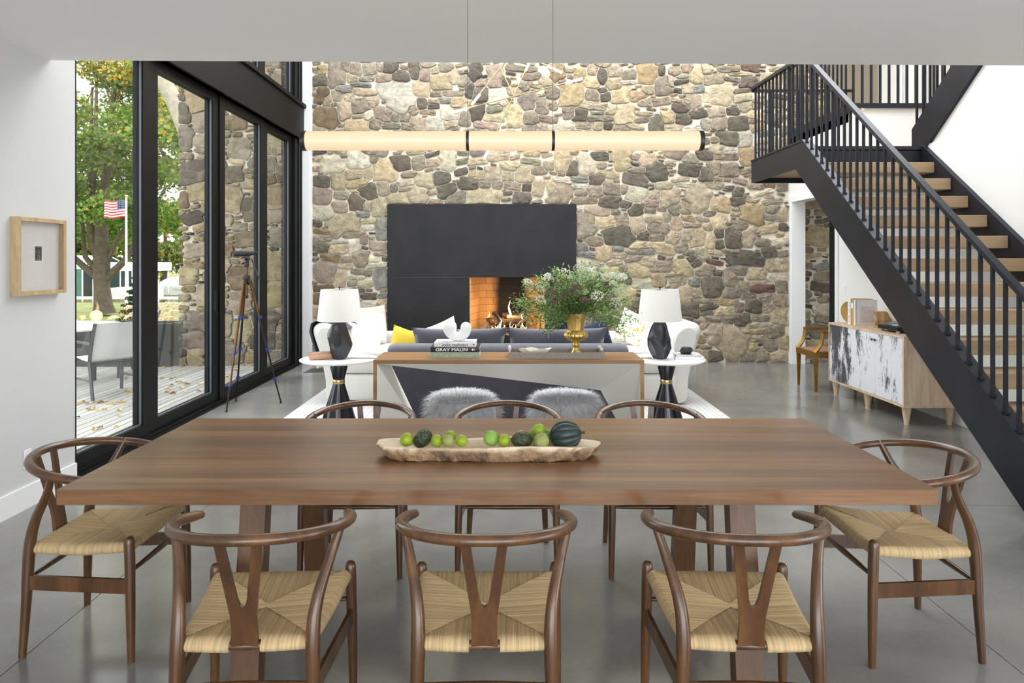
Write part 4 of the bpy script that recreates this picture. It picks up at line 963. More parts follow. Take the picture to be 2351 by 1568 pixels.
# ------------------------------------------------------------------ pair of white boucle sofas
def white_sofa(sg, label):
    t = thing('white_sofa', (sg*1.55, 8.45, RZ), label, 'sofa', 'white boucle sofas facing each other')
    O = Vector((sg*1.55, 8.45, RZ))
    def b(m, name, mat=BOUCLE, s=60): return sb(m, name, mat, t, s, O)
    X = lambda a: sg*a
    Ya, Yb = 7.42, 9.48
    # curved back flaring outwards, running along y
    prof = [(1.66, .06), (1.90, .06), (1.94, .30), (2.00, .55), (2.07, .76), (2.06, .84), (1.99, .88), (1.88, .87), (1.76, .78), (1.70, .55), (1.66, .35)]
    pp = []; npf = len(prof)
    for i in range(npf):
        p0, p1, p2, p3 = (Vector(prof[(i+k) % npf]) for k in (-1, 0, 1, 2))
        for k in range(4):
            u = k/4; pp.append(tuple(.5*((2*p1)+(p2-p0)*u+(2*p0-5*p1+4*p2-p3)*u*u+(3*p1-p0-3*p2+p3)*u**3)))
    prof = pp
    P = []; N = 40
    for i in range(N+1):
        u = i/N; y_ = Ya + (Yb-Ya)*u
        e = min(u, 1-u)*2; s_ = 1.0
        k = (1-min(1, e/.16))**2
        P.append([(X(1.86+(a-1.86)*(1-.35*k)), y_ + (.04*k if u < .5 else -.04*k), .06+(z_-.06)*(1-.07*k)) for a, z_ in prof])
    m = MB(); m.grid(P, True); m.add(P[0], [tuple(range(len(prof)))]); m.add(P[-1], [tuple(range(len(prof)-1, -1, -1))]); b(m, 'back')
    x0, x1 = sorted((X(.98), X(1.80)))
    m = MB(); m.rbox(x0, x1, Ya, Yb, .06, .34, .05, 4); b(m, 'base')
    m = MB(); m.rbox(x0, x1, Ya+.22, Yb-.22, .342, .46, .05, 4); b(m, 'seat_cushion')
    m = MB(); m.rbox(x0, x1, Ya, Ya+.20, .345, .60, .06, 4); b(m, 'arm')
    m = MB(); m.rbox(x0, x1, Yb-.20, Yb, .345, .60, .06, 4); b(m, 'arm')
    # skirt under the back down to the plinth
    x0, x1 = sorted((X(1.02), X(1.84)))
    m = MB(); m.box(x0, x1, Ya+.06, Yb-.06, RZ, .07); b(m, 'plinth', BLACK, False)
    return t
white_sofa(-1, 'white boucle sofa on the left, by the glass wall, with a grey throw')
white_sofa(1, 'white boucle sofa on the right, before the stone wall')
WP = 'scatter cushions on the white sofas'
tag(pillow('scatter_cushion', OFFW, .46, .44, .18, (-1.72, 9.05, .66), (-.2, .1, 1.0), 4), 'plump off-white cushion at the far end of the left white sofa', 'pillow', WP)
tag(pillow('scatter_cushion', OFFW, .46, .44, .18, (-1.62, 7.95, .62), (-.35, .2, .6), 5), 'off-white cushion at the near end of the left white sofa', 'pillow', WP)
tag(pillow('scatter_cushion', plain('taupe_linen', srgb(196, 188, 176), .9, bump=.4, bscale=140), .6, .5, .2, (-1.80, 9.22, .70), (-.15, 0, .9), 6), 'large taupe cushion against the back of the left white sofa', 'pillow', WP)
def dotted():
    m, nt, b = nm('dotted_cloth'); N = nt.nodes; L = nt.links
    tc = N.new('ShaderNodeTexCoord'); v = N.new('ShaderNodeTexVoronoi'); v.inputs['Scale'].default_value = 24; L.new(tc.outputs['Object'], v.inputs['Vector'])
    n = N.new('ShaderNodeTexNoise'); n.inputs['Scale'].default_value = 5; L.new(tc.outputs['Object'], n.inputs['Vector'])
    a = N.new('ShaderNodeMath'); a.operation = 'LESS_THAN'; a.inputs[1].default_value = .38; L.new(v.outputs['Distance'], a.inputs[0])
    g = N.new('ShaderNodeMath'); g.operation = 'GREATER_THAN'; g.inputs[1].default_value = .52; L.new(n.outputs['Fac'], g.inputs[0])
    mu = N.new('ShaderNodeMath'); mu.operation = 'MULTIPLY'; L.new(a.outputs[0], mu.inputs[0]); L.new(g.outputs[0], mu.inputs[1])
    mx = N.new('ShaderNodeMix'); mx.data_type = 'RGBA'; L.new(mu.outputs[0], mx.inputs['Factor']); mx.inputs['A'].default_value = (*srgb(240, 238, 232), 1); mx.inputs['B'].default_value = (*srgb(222, 180, 70), 1)
    L.new(mx.outputs['Result'], b.inputs['Base Color']); b.inputs['Roughness'].default_value = .9; return m
tag(pillow('scatter_cushion', dotted(), .46, .44, .17, (1.62, 9.02, .66), (-.25, .35, -.5), 7), 'white cushion with yellow embroidered dots on the right white sofa', 'pillow', WP)
# throw over the left sofa's back
th = thing('throw_blanket', (-2.0, 7.9, .88), 'charcoal throw blanket with cream fringe over the left white sofa back', 'blanket')
TH = plain('charcoal_wool', srgb(84, 86, 94), .95, bump=.5, bscale=120, var=.2, vscale=30); FR = plain('cream_fringe', srgb(232, 226, 210), .95)
path = [(1.72, .80), (1.80, .855), (1.90, .893), (2.0, .90), (2.085, .865), (2.105, .78), (2.08, .68), (2.05, .58), (2.03, .50)]
P = []
for i in range(25):
    u = i/24; yy = 7.52 + .62*u
    P.append([(-(a + .012*math.sin(u*26+j*.5)*(j/8)), yy + .03*math.sin(j*.8)*u, z_ + .004 + .006*math.sin(u*20)) for j, (a, z_) in enumerate(path)])
m = MB(); m.grid(P); sb(m, 'cloth', TH, th, 80, Vector((-2.0, 7.9, .88)))
m = MB()
for i in range(40):
    u = (i+.5)/40; yy = 7.52 + .62*u; x = -(2.03 + .012*math.sin(u*26+4))
    m.tube([(x, yy+.02*u, .50), (x-.01*math.sin(i*3), yy+.02*u+.005*math.sin(i), .44), (x-.012*math.sin(i*2), yy+.02*u+.008*math.cos(i), .385)], [.005, .004, .002], 4)
o = sb(m, 'fringe', FR, th, False, Vector((-2.0, 7.9, .88))); o['kind'] = 'stuff'
# ------------------------------------------------------------------ hourglass side tables and their lamps
def side_table(X, label):
    t = thing('side_table', (X, 6.2, RZ), label, 'side table', 'hourglass side tables beside the grey sofa')
    H = .685-RZ
    m = MB(); m.lathe([(0, H-.030), (.27, H-.030), (.318, H-.024), (.337, H-.012), (.336, H-.004), (.325, H), (0, H)], 56, cap=False); m.build('top', MARBLE, t, 50)
    wz = .468
    m = MB(); m.lathe([(.085, H-.031), (.086, H-.035), (.05, wz+.02), (.05, wz+.018)][::-1], 40); m.build('upper_cone', LACQUER, t, 40)
    m = MB(); m.lathe([(.185, 0), (.185, .012), (.049, wz-.018), (.049, wz-.017)], 40); m.build('lower_cone', LACQUER, t, 40)
    m = MB(); m.lathe([(.0505, wz-.018), (.052, wz-.016), (.052, wz+.016), (.0505, wz+.018)], 40); m.build('band', BRASS, t, 40)
    return t
side_table(-1.477, 'black hourglass side table with white round top on the left, by the glass wall')
side_table(1.40, 'black hourglass side table with white round top on the right, by the stone wall')
SHADE = None
def shade_mat():
    m, nt, b = nm('linen_shade'); N = nt.nodes; L = nt.links
    b.inputs['Base Color'].default_value = (*srgb(250, 249, 245), 1); b.inputs['Roughness'].default_value = .9
    t = N.new('ShaderNodeBsdfTranslucent'); t.inputs['Color'].default_value = (.85, .84, .8, 1)
    ms = N.new('ShaderNodeMixShader'); ms.inputs['Fac'].default_value = .25; L.new(b.outputs[0], ms.inputs[1]); L.new(t.outputs[0], ms.inputs[2]); L.new(ms.outputs[0], N['Material Output'].inputs['Surface']); return m
SHADE = shade_mat()
BRONZE = plain('dark_bronze', srgb(62, 62, 66), .27, metal=.55, bump=.12, bscale=40, var=.2, vscale=12)
def table_lamp(X, seed, label):
    t = thing('table_lamp', (X, 6.16, .685), label, 'lamp', 'table lamps with faceted dark bases')
    rg = random.Random(seed); planes = []
    for i in range(11):
        a = 2*PI*i/5.5 + rg.uniform(-.3, .3); el = (-.42 if i % 2 else .42) + rg.uniform(-.15, .15)
        n = Vector((math.cos(a)*math.cos(el), math.sin(a)*math.cos(el), math.sin(el))); planes.append((n, rg.uniform(.080, .097)))
    prof = lambda z: .058+.062*math.sin(PI*min(1, max(0, (z-.0)/.30))**.9) if z < .30 else .058
    P = []; NZ, NA = 44, 64
    for i in range(NZ+1):
        z_ = .335*i/NZ; row = []
        r0 = .055 + .058*math.sin(PI*min(1, z_/.31))**.85 if z_ < .31 else .055-.25*(z_-.31)
        if z_ > .2: r0 = min(r0, .118-.42*(z_-.2))
        for k in range(NA):
            a = 2*PI*k/NA; r_ = r0; d = Vector((math.cos(a), math.sin(a), 0)); cz_ = (z_-.15)*.62
            for n, dd in planes:
                den = n.x*d.x+n.y*d.y
                if den > .2:
                    q = (dd - n.z*cz_)/den
                    if q < r_: r_ = q - .34*(r_-q)
            row.append((d.x*max(.03, r_), d.y*max(.03, r_), z_))
        P.append(row)
    m = MB(); m.grid(P, True); m.add(P[0], [tuple(range(NA-1, -1, -1))]); m.add(P[-1], [tuple(range(NA))]); m.build('base', BRONZE, t, 22)
    m = MB(); m.tube([(0, 0, .33), (0, 0, .60)], .006, 8); m.build('rod', BLACK, t)
    m = MB(); S = 48
    m.lathe([(.190, .333), (.1605, .605), (.158, .605), (.1875, .333), (.190, .333)], S, cap=False); shd = m.build('shade', SHADE, t, 60)
    m = MB()
    for a in (0, PI/2): m.tube([(-.159*math.cos(a), -.159*math.sin(a), .594), (0, 0, .60), (.159*math.cos(a), .159*math.sin(a), .594)], .002, 5)
    m.build('spider', BLACK, shd)
    m = MB(); m.lathe([(.004, .598), (.004, .612), (.0075, .616), (.0085, .622), (.006, .629), (0, .631)], 12); m.build('finial', BLACK, t, True)
    return t
table_lamp(-1.462, 3, 'table lamp with white drum shade and faceted dark base on the left side table')
table_lamp(1.335, 9, 'table lamp with white drum shade and faceted dark base on the right side table')
CORDB = plain('brown_cord', srgb(120, 82, 40), .5)
for X0, X1, lab in ((-1.40, -1.14, 'brown lamp cord lying across the left side table'), (1.27, 1.02, 'brown lamp cord lying across the right side table')):
    m = MB(); m.tube([(0, 0, .004), ((X1-X0)*.4, -.012, .004), ((X1-X0)*.75, -.006, .004), (X1-X0, -.03, .004)], .004, 6); tag(m.build('lamp_cord', CORDB, None, True, loc=(X0, 6.18, .685)), lab, 'cord')
m = MB(); m.rbox(-.10, .10, -.05, .05, 0, .062, .016, 4)
tag(m.build('wooden_box', wood('petrified_block', srgb(150, 96, 62), srgb(206, 168, 134), 'x', 5, .25, .3, 0), None, True, loc=(-1.62, 6.13, .685), rot=(0, 0, .35)), 'small polished brown stone block on the left side table', 'box')

def text(parent, s, width, loc, rot, mat, name='title_text', h=None, bold=0.0, font=None):
    c = bpy.data.curves.new(name, 'FONT'); c.body = s; c.size = 1; c.extrude = 0; c.offset = bold
    o = bpy.data.objects.new(name, c); col.objects.link(o); bpy.context.view_layer.update()
    me = bpy.data.meshes.new_from_object(o.evaluated_get(bpy.context.evaluated_depsgraph_get())); bpy.data.objects.remove(o)
    xs_ = [v.co.x for v in me.vertices]; ys_ = [v.co.y for v in me.vertices]
    k = width/(max(xs_)-min(xs_)); ky = h/(max(ys_)-min(ys_)) if h else k
    cx_, cy_ = (max(xs_)+min(xs_))/2, (max(ys_)+min(ys_))/2
    for v in me.vertices: v.co.x = (v.co.x-cx_)*k; v.co.y = (v.co.y-cy_)*ky
    me.materials.clear(); me.materials.append(mat)
    return share(me, name, parent, loc, rot)
def book(loc, w, d, t, cover, label, rz=0, pages=None, group=None):
    """lying book, spine to -y"""
    b = thing('book', loc, label, 'book', group, rz)
    m = MB(); m.box(-w/2, w/2, -d/2, d/2, 0, .003); m.box(-w/2, w/2, -d/2, d/2, t-.003, t); m.rbox(-w/2, w/2, -d/2, -d/2+.006, 0, t, .0025, 2); m.build('cover', cover, b, 40)
    m = MB(); m.box(-w/2+.004, w/2-.004, -d/2+.006, d/2-.006, .003, t-.003); m.build('pages', pages or PAGES, b)
    return b
PAGES = plain('paper_pages', srgb(232, 228, 216), .9)
INK = plain('black_ink', (.012, .012, .014), .6); WINK = plain('white_ink', (.85, .85, .85), .6)
BG = 'coffee-table books stacked on the console'
z = .80
b = book((-.397, 5.352+.14, z), .377, .28, .048, plain('sage_cloth', srgb(158, 168, 150), .85, bump=.3, bscale=300), 'sage green cloth book at the bottom of the stack on the console', group=BG)
GILT = plain('gilt', srgb(206, 190, 150), .5)
for k, ch in enumerate('HIRST'):
    text(b, ch, .020 if ch != 'I' else .020, (-.145+k*.044, -.1405, .024), (PI/2, -PI/2, 0), GILT, 'letter', h=.026 if ch != 'I' else .004) if False else text(b, ch, .021 if ch != 'I' else .0045, (-.145+k*.044, -.1408, .024), (PI/2, -PI/2, 0), GILT, 'letter', h=.026)
m = MB(); m.box(.08, .14, -.1406, -.1402, .021, .0235); m.build('imprint', GILT, b)
z += .048
b = book((-.395, 5.352+.142, z), .372, .28, .038, plain('black_cover', srgb(14, 14, 16), .4), 'black book with white capitals in the middle of the stack', group=BG)
text(b, 'GRAY MALIN', .243, (-.026, -.1406, .0185), (PI/2, 0, 0), WINK, h=.024, bold=.022)
m = MB(); m.lathe([(0.0075, 0), (.0075, .0004)], 20); o = m.build('emblem', WINK, b, loc=(.135, -.1404, .019), rot=(PI/2, 0, 0))
m = MB(); m.box(.1485, .150, -.1408, -.1403, .010, .028); m.build('emblem_bar', WINK, b)
z += .038
b = book((-.396, 5.36+.13, z), .318, .25, .033, plain('white_cover', srgb(226, 224, 222), .4), 'white art book with black lower-case title on top of the stack', group=BG)
text(b, 'india mahdavi', .192, (.0, -.1256, .0165), (PI/2, 0, 0), INK, h=.024, bold=.005)
m = MB(); m.lathe([(.0055, 0), (.0055, .0004)], 16); m.build('emblem', INK, b, loc=(.143, -.1254, .017), rot=(PI/2, 0, 0))
for i, (x, y, w_, d_, cc) in enumerate(((-.10, -.06, .07, .05, (150, 160, 210)), (.10, -.05, .08, .05, (150, 158, 205)), (-.06, -.115, .03, .012, (170, 150, 110)), (.13, -.113, .035, .014, (176, 160, 120)), (.02, .04, .1, .06, (120, 130, 190)), (-.13, .05, .04, .07, (205, 190, 120)))):
    m = MB(); m.box(x-w_/2, x+w_/2, y-d_/2, y+d_/2, .033, .0335); m.build('cover_print', plain('print%d' % i, srgb(*cc), .5), b)
z += .033
# U-shaped white sculpture
sc_ = MB(); P = [(-.062, .112)] + [(-.062*math.cos(PI*k/14), .098-.062*math.sin(PI*k/14)) for k in range(15)] + [(.062, .108)]
Rr = [.053] + [.054-.018*math.sin(PI/2*min(1, k/7)) if k <= 7 else .036+.006*math.sin(PI/2*(k-7)/7) for k in range(15)] + [.041]
pts = [Vector((x, 0, zz)) for x, zz in P]
sc_.rtube(pts, Rr, 28, 9, up=(0, 1, 0))
tag(sc_.build('sculpture', plain('matte_white', srgb(240, 240, 238), .55), None, True, loc=(-.38, 5.46, z)), 'white U-shaped blob sculpture standing on the book stack', 'sculpture')

# ------------------------------------------------------------------ tray, shell dish, gold urn and its flowers
SHAG = plain('shagreen', srgb(150, 142, 134), .55, bump=.5, bscale=260, var=.22, vscale=90)
tr = thing('serving_tray', (.3765, 5.465, .80), 'grey shagreen tray with rolled handles on the console', 'tray')
hw, hd = .3605, .135
m = MB(); m.box(-hw, hw, -hd, hd, 0, .008); m.build('tray_floor', SHAG, tr)
m = MB(); m.box(-hw, hw, -hd, -hd+.012, .008, .048); m.build('front_wall', SHAG, tr)
m = MB(); m.box(-hw, hw, hd-.012, hd, .008, .048); m.build('back_wall', SHAG, tr)
for s in (-1, 1):
    m = MB(); m.box(s*hw-.006-.006*s, s*hw+.006-.006*s, -hd+.012, hd-.012, .008, .048); m.build('end_wall', SHAG, tr)
    m = MB(); m.tube([(s*(hw-.006), -.02, .060), (s*(hw-.006), .125, .060)], .013, 12); m.build('handle', plain('handle%d' % s, srgb(206, 202, 192), .35), tr, True)
m = MB(); n = 40; P = []
rg = random.Random(2)
ph = [rg.uniform(0, 6) for _ in range(4)]
def rim(a): return 1 + .10*math.sin(3*a+ph[0]) + .06*math.sin(5*a+ph[1]) + .03*math.sin(9*a+ph[2])
for (f, zz) in ((0, .0), (.35, .0), (.62, .012), (.86, .034), (1.0, .05), (.97, .052), (.8, .036), (.5, .014), (0, .009)):
    P.append([(f*.118*rim(2*PI*k/n)*math.cos(2*PI*k/n), f*.055*rim(2*PI*k/n)*math.sin(2*PI*k/n), zz + (.008*math.sin(4*2*PI*k/n) if f > .8 else 0)) for k in range(n)])
m.grid(P, True); tag(m.build('shell_dish', plain('onyx', srgb(228, 222, 204), .25, var=.12, vscale=22), None, True, loc=(.225, 5.46, .808)), 'cream onyx dish with a wavy rim at the left of the tray', 'dish')
urn = thing('gold_urn', (.534, 5.47, .808), 'gold fluted urn vase standing in the tray', 'vase')
prof = [(.0575, 0), (.0575, .006), (.048, .016), (.032, .034), (.026, .046), (.022, .062), (.024, .066), (.030, .074), (.030, .082), (.024, .088), (.023, .094), (.030, .104), (.055, .118), (.080, .134), (.090, .150), (.091, .160), (.084, .178), (.070, .190), (.0615, .197), (.0625, .205), (.066, .235), (.072, .270), (.0795, .300), (.086, .322), (.0865, .325), (.083, .325), (.070, .275), (.060, .215)]
def flute(r, z_, th):
    if z_ < .096: return r
    return r*(1 + (.055 if z_ < .197 else .035)*abs(math.cos(th*6))**.6 - .03)
m = MB(); m.lathe(prof, 96, cap=False, wob=flute); m.add([(0, 0, 0)], []); m.build('bowl', GOLD, urn, 40)
# flowers: stems, feathery leaves, white and brown umbels
bq = thing('flower_bouquet', (.534, 5.47, 1.03), 'loose bouquet of white and brown lace flowers with feathery greens in the gold urn', 'flowers')
rg = random.Random(21); stems = MB(); lv = MB(); heads = []
STEMM = plain('stem_green', srgb(104, 132, 66), .6)
def leafq(mb, p, d, L_, w_, c):
    d = d.normalized(); s = d.cross(Vector((rg.uniform(-1, 1), rg.uniform(-1, 1), rg.uniform(-1, 1)))).normalized()*w_
    mb.add([p, p+d*L_*.5+s, p+d*L_, p+d*L_*.5-s], [(0, 1, 2, 3)], c)
greens = [srgb(132, 160, 92), srgb(100, 132, 68), srgb(160, 184, 118), srgb(80, 110, 58), srgb(182, 200, 146)]
targets = []
px = [(1196, 700), (1210, 655), (1190, 690), (1240, 640), (1238, 690), (1258, 665), (1290, 640), (1320, 625), (1345, 615), (1370, 640), (1400, 650), (1425, 655), (1442, 690), (1455, 730), (1425, 745), (1390, 660), (1280, 675), (1300, 668), (1345, 660), (1360, 690), (1330, 690), (1260, 735), (1256, 755), (1222, 735), (1200, 720), (1405, 715), (1435, 765), (1375, 625), (1310, 650), (1290, 700), (1240, 715), (1430, 625), (1410, 690), (1275, 620), (1350, 640)]
top = Vector((0, 0, .095))
for i, (x, y) in enumerate(px):
    tg = at(x, y, 5.47 + rg.uniform(-.16, .16)) - Vector((.534, 5.47, 1.03)); targets.append(tg)
    st = Vector((rg.uniform(-.045, .045), rg.uniform(-.045, .045), .08))
    mid_ = st.lerp(tg, .5) + Vector((0, 0, .06 + .12*max(0, .15-tg.z)))
    c = [st*(1-u)**2 + mid_*2*u*(1-u) + tg*u*u for u in [k/9 for k in range(10)]]
    stems.tube(c, [.0022-.0012*k/9 for k in range(10)], 5)
    for k in range(2, 10):
        for q in range(44 if k > 4 else 20):
            p = c[k] + Vector((rg.gauss(0, .026), rg.gauss(0, .026), rg.gauss(-.004, .026)))
            leafq(lv, p, Vector((rg.uniform(-1, 1), rg.uniform(-1, 1), rg.uniform(-.8, .8))) + (c[k]-c[k-1]).normalized()*.8, rg.uniform(.014, .040), rg.uniform(.0026, .006), greens[rg.randrange(5)])
stems.build('stems', STEMM, bq, True)
for q in range(900):    # dark dense core above the rim
    a = rg.uniform(0, 2*PI); r_ = .11*math.sqrt(rg.random()); p = Vector((r_*math.cos(a), r_*math.sin(a), .10+rg.uniform(0, .13)))
    leafq(lv, p, Vector((math.cos(a)*.7, math.sin(a)*.7, .7)), rg.uniform(.025, .055), rg.uniform(.003, .006), greens[rg.choice((0, 1, 1, 3, 3))])
o = lv.build('feathery_leaves', LEAF, bq); o['kind'] = 'stuff'
UMB = vcol('umbel', .8, 0, 1, 0, 1, .2)
def umbel(x, y, r_, colr, dY):
    c = at(x, y, 5.47+dY) - Vector((.534, 5.47, 1.03)); m = MB()
    nrm = Vector((rg.uniform(-.5, .5), -.6, .8)).normalized()
    for k in range(90):
        a = rg.uniform(0, 2*PI); q = math.sqrt(rg.random()); u = nrm.orthogonal().normalized(); v = nrm.cross(u)
        p = c + (u*math.cos(a)+v*math.sin(a))*q*r_ + nrm*(r_*.45*(1-q*q)+rg.uniform(-.004, .004)); g = rg.uniform(.75, 1.1)
        m.ball(p, rg.uniform(.0034, .0062), 5, 3, colr=tuple(min(1, cc*g) for cc in colr))
    m.build('umbel', UMB, bq)
WH = srgb(232, 234, 216); BR = srgb(128, 104, 94)
for (x, y, r_, cc, dY) in ((1212, 650, .04, WH, -.05), (1245, 660, .05, WH, -.08), (1240, 690, .045, WH, -.1), (1300, 632, .07, WH, -.06), (1335, 622, .06, WH, 0), (1330, 645, .06, WH, -.08), (1365, 636, .06, WH, -.04), (1370, 680, .05, WH, -.14), (1412, 695, .05, WH, -.08), (1388, 640, .05, WH, .04), (1290, 648, .055, BR, -.12), (1268, 674, .045, BR, -.12), (1304, 676, .055, BR, -.16), (1342, 690, .035, BR, -.16), (1398, 654, .03, BR, -.05), (1325, 660, .03, BR, -.14), (1275, 692, .03, BR, -.12), (1252, 645, .04, WH, 0)):
    umbel(x, y, r_*1.15, cc, dY)
PG_ = srgb(206, 216, 176)
for k in range(22):
    umbel(rg.uniform(1225, 1440), rg.uniform(618, 672), rg.uniform(.025, .045), rg.choice((WH, PG_, PG_)), rg.uniform(-.14, .1))

# right side table: books and faceted ornament
b = book((1.585, 6.17, .685), .245, .20, .024, plain('lilac_white_cover', srgb(226, 222, 226), .4), 'white book with a violet edge under the faceted ornament', -.12)
b2 = book((1.575, 6.18, .709), .22, .19, .018, plain('grey_cover', srgb(206, 204, 202), .4), 'thin pale grey book directly under the faceted ornament', -.06)
bm = bmesh.new(); bmesh.ops.create_icosphere(bm, subdivisions=1, radius=.057)
me = bpy.data.meshes.new('geo'); 
for v in bm.verts: v.co.z *= .72
V0 = [f.calc_center_median().normalized()*.060 for f in bm.faces]; bm.free()
bm = bmesh.new()
for p in V0: bm.verts.new((p.x, p.y, p.z*.72))
r_ = bmesh.ops.convex_hull(bm, input=list(bm.verts)); bmesh.ops.dissolve_limit(bm, angle_limit=.35, verts=bm.verts, edges=bm.edges)
zmin = min(v.co.z for v in bm.verts)
for v in bm.verts: v.co.z -= zmin
bm.to_mesh(me); bm.free(); me.materials.append(plain('matte_black', srgb(42, 42, 44), .45))
tag(share(me, 'faceted_ornament', None, (1.565, 6.16, .727), (0, 0, .3)), 'matte black faceted ornament on the books on the right side table', 'ornament')

# ------------------------------------------------------------------ centrepiece on the dining table
def traymat():
    m, nt, b = nm('petrified_wood'); N = nt.nodes; L = nt.links
    tc = N.new('ShaderNodeTexCoord'); g = N.new('ShaderNodeNewGeometry')
    n = N.new('ShaderNodeTexNoise'); n.inputs['Scale'].default_value = 16; n.inputs['Detail'].default_value = 8; n.inputs['Roughness'].default_value = .65; L.new(tc.outputs['Object'], n.inputs['Vector'])
    r = N.new('ShaderNodeValToRGB'); e = r.color_ramp.elements; e[0].position = .36; e[0].color = (*srgb(76, 59, 46), 1); e[1].position = .66; e[1].color = (*srgb(172, 140, 104), 1)
    L.new(n.outputs['Fac'], r.inputs['Fac'])
    r2 = N.new('ShaderNodeValToRGB'); e = r2.color_ramp.elements; e[0].position = .3; e[0].color = (*srgb(196, 172, 138), 1); e[1].position = .7; e[1].color = (*srgb(226, 210, 182), 1); L.new(n.outputs['Fac'], r2.inputs['Fac'])
    a = N.new('ShaderNodeAttribute'); a.attribute_name = 'Col'
    mx = N.new('ShaderNodeMix'); mx.data_type = 'RGBA'; L.new(a.outputs['Fac'], mx.inputs['Factor']); L.new(r.outputs['Color'], mx.inputs['A']); L.new(r2.outputs['Color'], mx.inputs['B'])
    L.new(mx.outputs['Result'], b.inputs['Base Color']); b.inputs['Roughness'].default_value = .55
    n2 = N.new('ShaderNodeTexNoise'); n2.inputs['Scale'].default_value = 55; n2.inputs['Detail'].default_value = 6; L.new(tc.outputs['Object'], n2.inputs['Vector'])
    mu = N.new('ShaderNodeMath'); mu.operation = 'SUBTRACT'; mu.inputs[0].default_value = 1.0; L.new(a.outputs['Fac'], mu.inputs[1])
    bp = N.new('ShaderNodeBump'); bp.inputs['Distance'].default_value = .012; L.new(mu.outputs[0], bp.inputs['Strength']); L.new(n2.outputs['Fac'], bp.inputs['Height']); L.new(bp.outputs['Normal'], b.inputs['Normal'])
    return m
# outline: px 867..1381 at the front (y about 2.86)
TYc = 3.0; k0 = 2.92/F
n = 96; ring = []
rg = random.Random(12)
jit = [rg.uniform(-1, 1) for _ in range(n)]
def outl(i, f=1.0, rough=1.0):
    a = 2*PI*i/n; ca, sa = math.cos(a), math.sin(a)
    ex = .455*abs(ca)**.55*(1 if ca > 0 else -1); ey = .088*abs(sa)**.6*(1 if sa > 0 else -1)
    w = 1 + rough*(.05*math.sin(5*a+1)+.03*math.sin(11*a)+.022*jit[i])
    return ex*f*(1+.02*rough*math.sin(7*a)), ey*f*w
m = MB(); rings = []
spec = [(.80, 0.0, 1.3, 0), (.90, .004, 1.5, 0), (.95, .022, 1.6, 0), (.985, .040, 1.2, 0), (1.0, .054, .6, .3), (.985, .057, .5, 1), (.86, .055, .4, 1), (.80, .040, .2, 1), (.6, .026, .1, 1), (.2, .022, 0, 1), (0.0, .022, 0, 1)]
for (f, zz, ro, cc) in spec:
    row = []
    for i in range(n):
        x, y = outl(i, f, ro)
        if f < .9 and cc == 1 and f > .7: y *= .9
        dz = (.004*jit[i]*ro if 0 < zz < .05 and cc == 0 else 0) + (.006*math.sin(9*x) if cc == 1 and f > .8 else 0)
        row.append((x, y, max(0, zz+dz)))
    rings.append(row)
for a in range(len(rings)-1):
    m.grid([rings[a], rings[a+1]], True, colr=(spec[a+1][3],)*3)
m.add(rings[0], [tuple(range(n-1, -1, -1))], (0, 0, 0))
o = m.build('stone_tray', traymat(), None, False, loc=(-.075, 2.865, TZ)); tag(o, 'long rough-edged petrified wood tray on the dining table', 'tray')
bmm = bmesh.new(); bmm.from_mesh(o.data); bmesh.ops.remove_doubles(bmm, verts=bmm.verts, dist=.00002); bmm.to_mesh(o.data); bmm.free(); smooth_mesh(o.data, 45)
LIME = plain('lime_peel', srgb(132, 152, 30), .38, bump=.25, bscale=160, var=.16, vscale=8)
AVO = plain('avocado_skin', srgb(46, 56, 30), .42, bump=1.0, bscale=75, var=.35, vscale=50)
TOM = plain('tomatillo_husk', srgb(138, 142, 82), .6, bump=.4, bscale=40, var=.15, vscale=14)
TOMG = plain('green_husk', srgb(126, 158, 70), .6, bump=.4, bscale=40, var=.15, vscale=14)
SQ = plain('squash_skin', srgb(36, 48, 48), .42, var=.2, vscale=10)
STK = plain('dry_stalk', srgb(110, 116, 60), .8)
ZT = TZ + .024
def put(px_, py_, Y): p = at(px_, py_, Y); return p
def lime(px_, py_, Y, r_, label, yellow=False):
    p = at(px_, py_, Y)
    t = thing('lime', (p.x, p.y, p.z), label, 'lime', 'limes in the stone tray')
    Mx = Euler((rnd.uniform(-.6, .6), rnd.uniform(-.6, .6), rnd.uniform(0, 6))).to_matrix()
    m = MB(); m.ball((0, 0, 0), r_, 24, 16, (1, 1, 1.0), fn=lambda d: 1+.10*max(0, abs(d.z)-.86)*3, M=Mx); m.build('peel', LIME, t, 80)
    c = Mx @ Vector((0, 0, r_*1.03)); m = MB(); m.ball(c, r_*.10, 8, 5); m.build('stem_scar', STK, t, True)
lime(934, 1009, 2.86, .0275, 'lime at the far left end of the tray')
lime(1003, 1012, 2.83, .0250, 'lime at the front between the tilted avocado and the wrinkled tomatillo')
lime(1034, 1002, 2.90, .0250, 'lime behind the wrinkled tomatillo, left of the tray middle')
lime(1060, 1012, 2.83, .0250, 'lime just left of the bare middle of the tray')
lime(1157, 1011, 2.83, .0255, 'lime between the green tomatillo and the lying avocado')
lime(1195, 1002, 2.92, .0255, 'yellowish lime half hidden behind the lying avocado')
lime(1238, 988, 2.88, .0275, 'lime on top of the pile beside the squash')
